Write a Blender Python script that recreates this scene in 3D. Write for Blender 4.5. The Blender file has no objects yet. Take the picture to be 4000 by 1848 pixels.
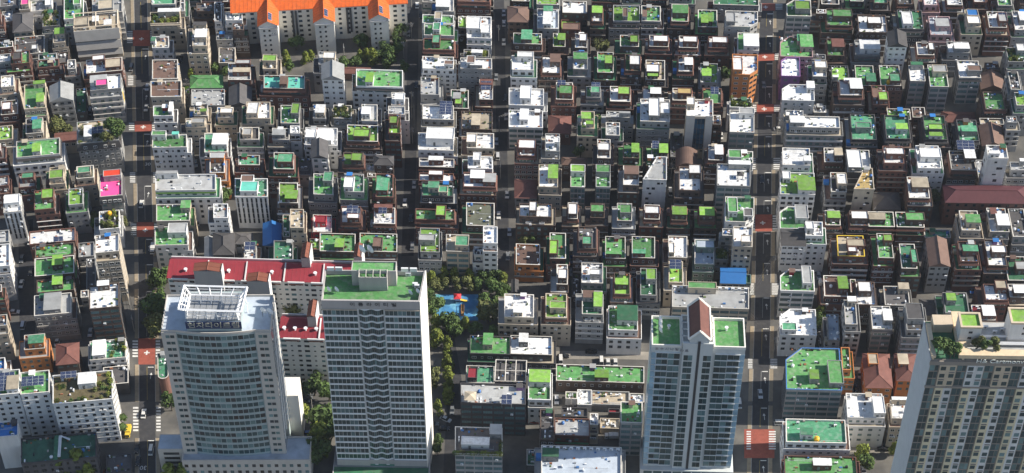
import bpy, bmesh, math, random
import numpy as np
from mathutils import Vector, Matrix
random.seed(7)
R = math.radians
scene = bpy.context.scene
COL = scene.collection

# ---------------------------------------------------------------- camera
FPX, CAM_H, SQ = 7600.0, 570.0, math.sqrt(0.5)      # focal length in photo pixels (4000 wide), eye height, 45 deg pitch
cd = bpy.data.cameras.new('camera'); cam = bpy.data.objects.new('camera', cd); COL.objects.link(cam)
cam.location = (0, 0, CAM_H); cam.rotation_euler = (R(45), 0, 0)
cd.sensor_width = 36; cd.lens = 36 * FPX / 4000; cd.clip_start = 1; cd.clip_end = 12000
scene.camera = cam
# ---------------------------------------------------------------- sky, sun, exposure
SUN_EL, SUN_AZ = 34.0, 3.5          # elevation; degrees from +X towards +Y
w = bpy.data.worlds.new('World'); scene.world = w; w.use_nodes = True
nt = w.node_tree; bg = nt.nodes['Background']
sky = nt.nodes.new('ShaderNodeTexSky'); sky.sky_type = 'NISHITA'; sky.sun_disc = False
sky.sun_elevation = R(SUN_EL); sky.sun_rotation = R(90 - SUN_AZ); sky.altitude = 300; sky.air_density = 1.0; sky.dust_density = 0.6
nt.links.new(sky.outputs[0], bg.inputs[0]); bg.inputs[1].default_value = 0.092
sd = bpy.data.lights.new('sun', 'SUN'); sd.energy = 5.0; sd.angle = R(0.53); sd.color = (1.0, 0.93, 0.82)
sun = bpy.data.objects.new('sun', sd); COL.objects.link(sun)
_s = Vector((math.cos(R(SUN_EL)) * math.cos(R(SUN_AZ)), math.cos(R(SUN_EL)) * math.sin(R(SUN_AZ)), math.sin(R(SUN_EL))))
sun.rotation_euler = _s.to_track_quat('Z', 'Y').to_euler()
sun.location = (300, 500, 400)
vs = scene.view_settings; vs.view_transform = 'Standard'; vs.look = 'None'; vs.exposure = 0.74; vs.gamma = 1.0
vs.use_curve_mapping = False

# ---------------------------------------------------------------- photo pixel -> world point at height z
def un(px, py, z=0.0):
    a, b = px - 2000, 924 - py
    t = (z - CAM_H) / (-FPX * SQ + b * SQ)
    return Vector((a * t, (FPX * SQ + b * SQ) * t, z))
def interp(x, P):
    for (a, b), (c, d) in zip(P, P[1:]):
        if x <= c: return b + (d - b) * max(0.0, x - a) / (c - a)
    return P[-1][1]
def slope(x): return interp(x, [(0, -.09), (500, -.09), (620, -.02), (1300, .03), (3000, .03), (3300, .02), (4000, .015)])
def lean(x): return 0 if x < 2950 else (x - 2950) / 1050 * .2
def quad(x0, x1, yr, yf, h, sl=None):
    s = (slope((x0 + x1) / 2) if sl is None else sl) * (x1 - x0) / 2; D = yf - yr
    return [un(x0, yf - s, h), un(x1, yf + s, h), un(x1 - lean(x1) * D, yr + s, h), un(x0 - lean(x0) * D, yr - s, h)]

# ---------------------------------------------------------------- materials
MATS = {}
def mat(name, col, rough=.85, var=.18, rnd=.12, scale=.35, streak=False, metal=0.0, spec=.3, col2=None, mix=0.0, bump=0.0):
    if name in MATS: return MATS[name]
    m = bpy.data.materials.new(name); m.use_nodes = True; t = m.node_tree; b = t.nodes['Principled BSDF']
    b.inputs['Roughness'].default_value = rough; b.inputs['Metallic'].default_value = metal
    b.inputs['Specular IOR Level'].default_value = spec
    g = t.nodes.new('ShaderNodeNewGeometry')
    mp = t.nodes.new('ShaderNodeMapping'); t.links.new(g.outputs['Position'], mp.inputs[0])
    if streak: mp.inputs['Scale'].default_value = (1, 1, .16)
    n1 = t.nodes.new('ShaderNodeTexNoise'); n1.inputs['Scale'].default_value = scale; n1.inputs['Detail'].default_value = 6; n1.inputs['Roughness'].default_value = .62
    t.links.new(mp.outputs[0], n1.inputs['Vector'])
    oi = t.nodes.new('ShaderNodeObjectInfo')
    base = t.nodes.new('ShaderNodeRGB'); base.outputs[0].default_value = (*col, 1)
    src = base.outputs[0]
    if col2:
        n2 = t.nodes.new('ShaderNodeTexNoise'); n2.inputs['Scale'].default_value = scale * .8; n2.inputs['Detail'].default_value = 5
        t.links.new(g.outputs['Position'], n2.inputs['Vector'])
        rp = t.nodes.new('ShaderNodeMapRange'); rp.inputs[1].default_value = .48; rp.inputs[2].default_value = .68; rp.inputs[4].default_value = mix
        t.links.new(n2.outputs[0], rp.inputs[0])
        mx = t.nodes.new('ShaderNodeMix'); mx.data_type = 'RGBA'; mx.inputs[7].default_value = (*col2, 1)
        t.links.new(rp.outputs[0], mx.inputs[0]); t.links.new(src, mx.inputs[6]); src = mx.outputs[2]
    r1 = t.nodes.new('ShaderNodeMapRange'); r1.inputs[1].default_value = .3; r1.inputs[2].default_value = .7
    r1.inputs[3].default_value = 1 - var; r1.inputs[4].default_value = 1 + var * .55; t.links.new(n1.outputs[0], r1.inputs[0])
    r2 = t.nodes.new('ShaderNodeMapRange'); r2.inputs[3].default_value = 1 - rnd; r2.inputs[4].default_value = 1 + rnd; t.links.new(oi.outputs['Random'], r2.inputs[0])
    mu = t.nodes.new('ShaderNodeMath'); mu.operation = 'MULTIPLY'; t.links.new(r1.outputs[0], mu.inputs[0]); t.links.new(r2.outputs[0], mu.inputs[1])
    vm = t.nodes.new('ShaderNodeVectorMath'); vm.operation = 'SCALE'; t.links.new(src, vm.inputs[0]); t.links.new(mu.outputs[0], vm.inputs['Scale'])
    t.links.new(vm.outputs[0], b.inputs['Base Color'])
    if bump:
        bp = t.nodes.new('ShaderNodeBump'); bp.inputs['Strength'].default_value = bump; bp.inputs['Distance'].default_value = .05
        t.links.new(n1.outputs[0], bp.inputs['Height']); t.links.new(bp.outputs[0], b.inputs['Normal'])
    MATS[name] = m; return m
GREY = (.30, .30, .28)
ROOF = {
 'G': mat('roof_green', (.095, .27, .085), .65, .3, .34, .75, col2=(.20, .28, .17), mix=.8),
 'L': mat('roof_lime', (.19, .37, .06), .65, .28, .32, .75, col2=(.23, .31, .14), mix=.75),
 'T': mat('roof_teal', (.075, .26, .14), .65, .3, .32, .75, col2=(.19, .30, .22), mix=.8),
 'U': mat('roof_aqua', (.13, .48, .38), .6, .15, .1, .4),
 'D': mat('roof_dark_green', (.035, .13, .065), .7, .25, .25, .4, col2=(.10, .15, .10), mix=.5),
 'E': mat('roof_bottle_green', (.05, .14, .09), .7, .25, .1, .3, col2=(.02, .05, .035), mix=.8),
 'W': mat('roof_white', (.74, .74, .73), .6, .16, .14, .8, col2=(.50, .49, .46), mix=.6),
 'S': mat('roof_grey', (.36, .365, .36), .8, .18, .2, .35, col2=(.24, .23, .22), mix=.4),
 'K': mat('roof_charcoal', (.095, .09, .09), .85, .25, .3, .35),
 'V': mat('roof_pale_blue', (.42, .47, .53), .7, .15, .12, .3, col2=(.25, .28, .32), mix=.5),
 'B': mat('roof_blue', (.035, .17, .45), .5, .1, .15, .3),
 'R': mat('roof_red_tile', (.155, .068, .055), .8, .22, .15, .5),
 'N': mat('roof_brown', (.15, .095, .075), .85, .2, .2, .4),
 'X': mat('roof_red', (.25, .03, .04), .6, .15, .1, .3),
 'P': mat('roof_pink', (.78, .09, .30), .6, .12, .05, .4),
 'A': mat('roof_scarlet', (.60, .06, .03), .6, .12, .05, .4),
 'C': mat('roof_tan', (.42, .36, .27), .85, .22, .2, .4, col2=(.28, .24, .18), mix=.5),
 'O': mat('roof_ochre', (.40, .29, .12), .8, .2, .1, .4),
 'M': mat('roof_olive', (.12, .125, .09), .9, .25, .1, .4),
 'Q': mat('roof_maroon', (.095, .03, .035), .7, .2, .1, .5),
 'Y': mat('roof_soil', (.12, .10, .055), .95, .35, .1, .8)}
WALL = {
 'w': mat('wall_white', (.66, .65, .63), .8, .14, .14, .45, True),
 'g': mat('wall_grey', (.29, .288, .28), .85, .18, .28, .45, True),
 'b': mat('wall_brown_brick', (.115, .083, .068), .9, .2, .25, .5, True),
 'r': mat('wall_red_brick', (.155, .08, .063), .9, .2, .25, .5, True),
 'c': mat('wall_cream', (.47, .40, .31), .85, .16, .2, .45, True),
 'k': mat('wall_charcoal', (.075, .072, .075), .8, .2, .3, .45, True),
 'o': mat('wall_orange', (.50, .20, .07), .8, .14, .1, .45, True),
 'p': mat('wall_pink', (.46, .31, .31), .85, .15, .15, .45, True),
 'u': mat('wall_purple', (.20, .10, .25), .8, .15, .1, .45, True),
 'x': mat('wall_red', (.40, .035, .05), .7, .15, .1, .45, True),
 't': mat('wall_dull_teal', (.13, .19, .17), .85, .2, .1, .45, True)}
M_EAVE = mat('eave_tile', (.13, .065, .05), .85, .2, .3, .6)
M_EAVED = mat('eave_slate', (.09, .085, .085), .85, .2, .3, .6)
M_COPING = mat('coping', (.55, .52, .47), .85, .22, .25, .6)
M_METAL = mat('white_metal', (.72, .73, .74), .45, .1, .1, .6)
M_GREYMET = mat('grey_metal', (.30, .31, .32), .5, .15, .15, .6, metal=.3)
M_DARK = mat('dark_opening', (.02, .02, .022), .6, .1, .3)
M_SOLAR = mat('solar_cell', (.022, .035, .085), .18, .1, .1, .5, spec=.6)
M_CONC = mat('concrete', (.34, .32, .29), .9, .2, .12, .3)
M_TANK = mat('tank_yellow', (.75, .42, .03), .45, .06, .05)
M_BLUE = mat('rim_blue', (.06, .17, .42), .5, .1, .05)
M_YEL = mat('paint_yellow', (.68, .48, .05), .7, .15, .05)
M_ORANGE = mat('roof_orange', (.66, .125, .02), .6, .22, .05, .6, col2=(.45, .12, .04), mix=.5)
M_DKORANGE = mat('roof_rust', (.19, .065, .04), .7, .15, .05, .3)
def glassmat(name, col, rough=.12, spec=.6, rnd=.5):
    return mat(name, col, rough, .25, rnd, .25, spec=spec)
G_DARK = glassmat('glass_dark', (.025, .03, .034))
G_DTEAL = glassmat('glass_deep_teal', (.03, .062, .068), .12, .6, .4)
G_TEAL = glassmat('glass_teal', (.10, .175, .185), .15, .6, .4)
G_BLUE = glassmat('glass_blue', (.03, .08, .13), .1, .7)
G_PALE = glassmat('glass_pale_blue', (.30, .45, .56), .2, .6, .12)
G_GREEN = glassmat('glass_green', (.08, .17, .13), .15, .6)
M_LEAF = [mat('leaf_ginkgo', (.17, .21, .035), .7, .35, .25, .9, col2=(.20, .20, .03), mix=.6),
          mat('leaf_green', (.072, .12, .03), .7, .4, .25, .9, col2=(.09, .12, .03), mix=.6),
          mat('leaf_olive', (.11, .125, .04), .7, .4, .25, .9, col2=(.14, .12, .04), mix=.5)]
M_BARK = mat('bark', (.09, .07, .05), .95, .25, .1, 2)
M_TYRE = mat('tyre', (.02, .02, .02), .9, .1, .1)
M_LAMP = mat('headlight', (.7, .7, .68), .2, .05, .05)

# ---------------------------------------------------------------- mesh building
class MB:
    def __init__(s): s.v = []; s.f = []; s.m = []
    def add(s, vs, fs, mi=0):
        n = len(s.v); s.v += [tuple(v) for v in vs]; s.f += [tuple(i + n for i in f) for f in fs]; s.m += [mi] * len(fs)
    def box(s, x0, x1, y0, y1, z0, z1, mi=0):
        s.add([(x0,y0,z0),(x1,y0,z0),(x1,y1,z0),(x0,y1,z0),(x0,y0,z1),(x1,y0,z1),(x1,y1,z1),(x0,y1,z1)],
              [(0,3,2,1),(4,5,6,7),(0,1,5,4),(1,2,6,5),(2,3,7,6),(3,0,4,7)], mi)
    def prism(s, poly, z0, z1, mi=0, cap=True, bottom=True):
        n = len(poly)
        vs = [(p[0], p[1], z0) for p in poly] + [(p[0], p[1], z1) for p in poly]
        fs = [(i, (i+1) % n, n + (i+1) % n, n + i) for i in range(n)]
        if cap: fs.append(tuple(range(n, 2*n)))
        if bottom: fs.append(tuple(range(n-1, -1, -1)))
        s.add(vs, fs, mi)
    def ring(s, outer, inner, z0, z1, mi=0):
        n = len(outer)
        vs = [(p[0],p[1],z0) for p in outer] + [(p[0],p[1],z1) for p in outer] + [(p[0],p[1],z1) for p in inner] + [(p[0],p[1],z0) for p in inner]
        fs = []
        for i in range(n):
            j = (i+1) % n
            fs += [(i,j,n+j,n+i), (n+i,n+j,2*n+j,2*n+i), (2*n+i,2*n+j,3*n+j,3*n+i), (3*n+i,3*n+j,j,i)]
        s.add(vs, fs, mi)
    def loft(s, a, za, b, zb, mi=0):
        n = len(a)
        s.add([(p[0],p[1],za) for p in a] + [(p[0],p[1],zb) for p in b], [(i,(i+1)%n,n+(i+1)%n,n+i) for i in range(n)], mi)
    def bar(s, a, b, r, mi=0):
        a, b = Vector(a), Vector(b); d = (b - a)
        if d.length < 1e-6: return
        d.normalize(); u = d.orthogonal().normalized(); v = d.cross(u)
        vs = [p + u * (r * x) + v * (r * y) for p in (a, b) for x, y in ((-1,-1),(1,-1),(1,1),(-1,1))]
        s.add(vs, [(0,1,5,4),(1,2,6,5),(2,3,7,6),(3,0,4,7),(3,2,1,0),(4,5,6,7)], mi)
    def cyl(s, c, r0, r1, z0, z1, n=10, mi=0):
        a = [(c[0]+r0*math.cos(6.2832*i/n), c[1]+r0*math.sin(6.2832*i/n)) for i in range(n)]
        b = [(c[0]+r1*math.cos(6.2832*i/n), c[1]+r1*math.sin(6.2832*i/n)) for i in range(n)]
        s.loft(a, z0, b, z1, mi)
        k = len(s.v); s.f.append(tuple(range(k-n, k))); s.m.append(mi)
        s.f.append(tuple(range(k-n-1, k-2*n-1, -1))); s.m.append(mi)
    def mesh(s, name, mats):
        me = bpy.data.meshes.new(name); me.from_pydata(s.v, [], s.f)
        for m in (mats if isinstance(mats, (list, tuple)) else [mats]): me.materials.append(m)
        if any(s.m): me.polygons.foreach_set('material_index', s.m)
        me.update(); return me
    def build(s, name, mats, parent=None): return link(name, s.mesh(name, mats), parent)
def link(name, me, parent=None):
    o = bpy.data.objects.new(name, me); COL.objects.link(o)
    if parent is not None: o.parent = parent
    return o
def place(name, me, parent, loc, rz=0.0, sc=(1, 1, 1)):
    o = link(name, me, parent); o.location = loc; o.rotation_euler[2] = rz; o.scale = sc; return o
def empty(name, loc, rz=0.0):
    o = bpy.data.objects.new(name, None); COL.objects.link(o); o.location = loc; o.rotation_euler[2] = rz; o.empty_display_size = .5; return o
def tag(o, label, cat, group=None):
    o['label'] = label; o['category'] = cat
    if group: o['group'] = group
    return o
def struct(o): o['kind'] = 'structure'; return o
def inset(poly, d):
    n = len(poly); L = []
    for i in range(n):
        a, b = poly[i], poly[(i+1) % n]; dx, dy = b[0]-a[0], b[1]-a[1]; l = math.hypot(dx, dy) or 1e-6
        nx, ny = -dy/l, dx/l
        L.append((a[0]+nx*d, a[1]+ny*d, dx/l, dy/l))
    out = []
    for i in range(n):
        x1, y1, a1, b1 = L[i-1]; x2, y2, a2, b2 = L[i]; det = a1*b2 - b1*a2
        if abs(det) < 1e-4: out.append((x2, y2)); continue
        t = ((x2-x1)*b2 - (y2-y1)*a2) / det; out.append((x1+a1*t, y1+b1*t))
    return out
def rect(x0, x1, y0, y1): return [(x0,y0),(x1,y0),(x1,y1),(x0,y1)]

# unit window: x -.5..5, z -.5..5, outer face towards -y
def window_mesh(name, frame, glass, panes=2, fw=.07):
    m = MB(); d = -.07
    for a, b, c, e in ((-.5,.5,-.5,-.5+fw), (-.5,.5,.5-fw,.5), (-.5,-.5+fw,-.5+fw,.5-fw), (.5-fw,.5,-.5+fw,.5-fw)):
        m.box(a, b, d, .02, c, e)
    for k in range(1, panes):
        x = -.5 + k / panes; m.box(x-fw*.35, x+fw*.35, d*.8, .02, -.5+fw, .5-fw)
    m.add([(-.47,-.015,-.47),(.47,-.015,-.47),(.47,-.015,.47),(-.47,-.015,.47)], [(0,1,2,3)], 1)
    return m.mesh(name, [frame, glass])
M_FRAMEW = mat('frame_white', (.62, .62, .60), .5, .1, .15)
M_FRAMED = mat('frame_dark', (.06, .06, .065), .5, .1, .2)
M_FRAMET = mat('frame_bronze', (.16, .14, .11), .5, .1, .2)
WIN = {'w': window_mesh('window_white', M_FRAMEW, G_DARK), 'd': window_mesh('window_dark', M_FRAMED, G_DARK, 2, .05),
       't': window_mesh('window_teal', M_FRAMET, G_TEAL, 3, .05), 'g': window_mesh('window_green', M_FRAMEW, G_GREEN, 4, .05),
       'b': window_mesh('window_blue', M_FRAMED, G_BLUE, 1, .03), '4': window_mesh('window_wide', M_FRAMED, G_TEAL, 4, .035)}
def pane_mesh(name, glass, frame=None, fw=.05):
    m = MB(); m.box(-.5, .5, -.04, .02, -.5, .5, 0); return m.mesh(name, glass)

# ---------------------------------------------------------------- ground and roads
gm = mat('ground_concrete', (.10, .096, .09), .95, .22, 0, .12, col2=(.18, .168, .145), mix=.7)
am = mat('asphalt', (.044, .044, .048), .92, .2, 0, .5, col2=(.07, .068, .066), mix=.6)
tm = mat('pavement_tan', (.27, .22, .155), .9, .2, .1, .6)
rm = mat('paint_red', (.29, .08, .055), .85, .25, 0, .5)
pw = mat('paint_white', (.62, .61, .58), .8, .25, 0, 1.2)
km = mat('kerb_stone', (.38, .37, .35), .9, .15, .1, 1)
g = MB(); g.add([(-6000,-3000,0),(6000,-3000,0),(6000,9000,0),(-6000,9000,0)], [(0,1,2,3)])
struct(g.build('ground', gm))
def strip(name, pts, w, z, m):                        # pts: photo pixels of the centre line, w metres
    P = [un(x, y) for x, y in pts]; b = MB(); vs = []
    for i, p in enumerate(P):
        d = (P[min(i+1, len(P)-1)] - P[max(i-1, 0)]).normalized(); n = Vector((-d.y, d.x, 0)) * w / 2
        vs += [(p.x+n.x, p.y+n.y, z), (p.x-n.x, p.y-n.y, z)]
    b.add(vs, [(2*i, 2*i+1, 2*i+3, 2*i+2) for i in range(len(P)-1)])
    return struct(b.build(name, m))
ROADL = [(546, -120), (551, 80), (562, 620), (570, 1020), (575, 1500), (577, 1960)]
ROADR = [(2998, -120), (2994, 60), (2988, 500), (2983, 900), (2979, 1200), (2969, 1650), (2966, 1960)]
ALLEYM = [(1612, -120), (1613, 200), (1603, 650), (1592, 1000)]
ALLEYC = [(1948, -120), (1954, 250), (1962, 650), (1968, 1060)]
STREETL = [(100, 860), (104, 1150), (110, 1400)]
LANE = [(1740, 1280), (1775, 1480), (1772, 1600), (1765, 1760), (1755, 1960)]
def interp_x(P, y): return interp(y, [(b, a) for a, b in P])
strip('road', ROADL, 6.0, .02, am); strip('road', ROADR, 6.2, .02, am)
strip('road', ALLEYM, 5.0, .016, am); strip('road', ALLEYC, 4.6, .016, am); strip('road', STREETL, 6.0, .016, am); strip('road', LANE, 5.5, .016, am)
m_lane = mat('street_worn', (.24, .22, .19), .95, .2, 0, .3)
strip('road', [(2130, 1388), (2350, 1386), (2560, 1391)], 4.2, .016, m_lane)
strip('road', [(3215, 1412), (3450, 1410), (3620, 1412)], 4.5, .016, m_lane)
strip('road', [(3260, 1745), (3420, 1748), (3540, 1752)], 5.0, .016, m_lane)
def pave(P, side, w, cuts):                           # raised pavement with gaps where the side streets join
    ys = [y for _, y in P]; y = max(ys[0], -60); y1 = min(ys[-1], 1940)
    segs = []; cur = y
    for a, b in sorted(cuts):
        if a > cur: segs.append((cur, a))
        cur = b
    segs.append((cur, y1))
    for a, b in segs:
        if b - a < 8: continue
        n = max(2, int((b - a) / 120) + 1); L = []
        for i in range(n):
            yy = a + (b - a) * i / (n - 1); p = un(interp_x(P, yy), yy); L.append(p)
        inn = [(p.x + side * 3.05, p.y) for p in L]; kb = [(p.x + side * 3.2, p.y) for p in L]; out = [(p.x + side * (3.2 + w), p.y) for p in L]
        for nm, A, B, z, m in (('kerb', inn, kb, .13, km), ('pavement', kb, out, .115, tm)):
            q = A + B[::-1]
            if side > 0: q = q[::-1]
            b_ = MB(); b_.prism(q, -.05, z); struct(b_.build(nm, m))
CL = [(118, 182), (296, 338), (474, 515), (672, 718), (868, 926), (1000, 1025), (1100, 1130), (1322, 1425), (1570, 1712)]
CR = [(10, 45), (112, 132), (205, 240), (310, 330), (405, 445), (500, 525), (617, 665), (756, 775), (838, 904), (1000, 1020), (1105, 1155), (1250, 1275), (1400, 1442), (1568, 1585), (1677, 1790)]
for side in (-1, 1): pave(ROADL, side, 1.5, CL); pave(ROADR, side, 1.5, CR)
def patch(name, px0, px1, py0, py1, z, m):
    b = MB(); q = [un(px0, py1), un(px1, py1), un(px1, py0), un(px0, py0)]; b.add([(p.x, p.y, z) for p in q], [(0,1,2,3)]); return struct(b.build(name, m))
def cross(cx, cy, s, z):
    p = un(cx, cy); b = MB()
    for q in ([(-.28*s,-s),(.28*s,-s),(.28*s,s),(-.28*s,s)], [(-s,-.28*s),(-.285*s,-.28*s),(-.285*s,.28*s),(-s,.28*s)], [(.285*s,-.28*s),(s,-.28*s),(s,.28*s),(.285*s,.28*s)]):
        b.add([(p.x+x, p.y+y, z) for x, y in q], [(0,1,2,3)])
    struct(b.build('road_marking', pw))
def bars(x0, x1, y0, y1, n, z=.03):
    b = MB()
    for i in range(n):
        a = y0 + (y1 - y0) * i / n; e = a + (y1 - y0) / n * .55
        q = [un(x0, e), un(x1, e), un(x1, a), un(x0, a)]; b.add([(p.x, p.y, z) for p in q], [(0,1,2,3)])
    struct(b.build('crosswalk', pw))
for y0, y1 in ((118, 180), (474, 514), (868, 926), (1322, 1424)):
    x = interp_x(ROADL, (y0+y1)/2); patch('red_road_surface', x-33, x+33, y0, y1, .024, rm); cross(x, (y0*.45+y1*.55), 1.1, .03)
for y0, y1 in ((14, 42), (207, 238), (407, 445), (838, 904), (1677, 1790)):
    x = interp_x(ROADR, (y0+y1)/2); patch('red_road_surface', x-33-(28 if y0 > 1600 else 0), x+33+(24 if y0 > 1600 else 0), y0, y1, .024, rm)
    if y0 < 1600: cross(x-4, (y0+y1)/2, 1.1, .03)
for y0, y1, n in ((122,172,6),(296,336,6),(480,512,4),(674,716,6),(874,922,6),(1330,1400,6),(1590,1690,8)):
    x = interp_x(ROADL, (y0+y1)/2); bars(x-56, x-35, y0, y1, n); bars(x+35, x+52, y0, y1, n)
for y0, y1, n in ((16,40,4),(209,236,4),(410,440,4),(617,664,6),(842,900,6),(1108,1154,6),(1402,1442,6),(1684,1760,8)):
    x = interp_x(ROADR, (y0+y1)/2); bars(x-52, x-35, y0, y1, n); bars(x+35, x+62, y0, y1, n)
def dash(P, y0, y1, dx, m, wpx=1.4):
    b = MB(); q = [un(interp_x(P, y)+dx+s*wpx, y) for y, s in ((y1,-1),(y1,1),(y0,1),(y0,-1))]
    b.add([(p.x, p.y, .028) for p in q], [(0,1,2,3)]); struct(b.build('road_marking', m))
for P, C in ((ROADL, CL), (ROADR, CR)):
    e = 0
    for a, b_ in C + [(1900, 1900)]:
        if a - e > 40: dash(P, e+8, a-8, 0, mat('paint_dull_yellow', (.40, .30, .08), .8, .2) if random.random() < .5 else mat('paint_dull_white', (.36, .36, .34), .8, .2), .55)
        e = b_
    for a, b_ in C:                                   # stop line, lane arrow before each junction
        dash_y = b_ + 8; x = interp_x(P, dash_y)
        patch('road_marking', x+3, x+26, dash_y, dash_y+3, .028, pw)
        b = MB(); p = un(x+15, dash_y+34); s = 1.0
        for q in ([(-.1,-1.7),(.1,-1.7),(.1,.4),(-.1,.4)], [(-.55,.4),(.55,.4),(0,1.5)]): b.add([(p.x+u, p.y+v, .028) for u, v in q], [tuple(range(len(q)))])
        struct(b.build('road_marking', pw))
def text_mesh(s, size, ext=.0):
    cu = bpy.data.curves.new('lettering', 'FONT'); cu.body = s; cu.size = size; cu.align_x = 'CENTER'; cu.align_y = 'CENTER'; cu.extrude = ext
    o = bpy.data.objects.new('lettering', cu); COL.objects.link(o); bpy.context.view_layer.update()
    me = bpy.data.meshes.new_from_object(o.evaluated_get(bpy.context.evaluated_depsgraph_get())); bpy.data.objects.remove(o); return me
for px, py in ((560, 1827), (577, 642)):
    me = text_mesh('30', 2.6); me.materials.append(pw); o = link('road_marking', me); p = un(px, py); o.location = (p.x, p.y, .028); struct(o)
    if py > 1500: o.rotation_euler[2] = math.pi

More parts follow.
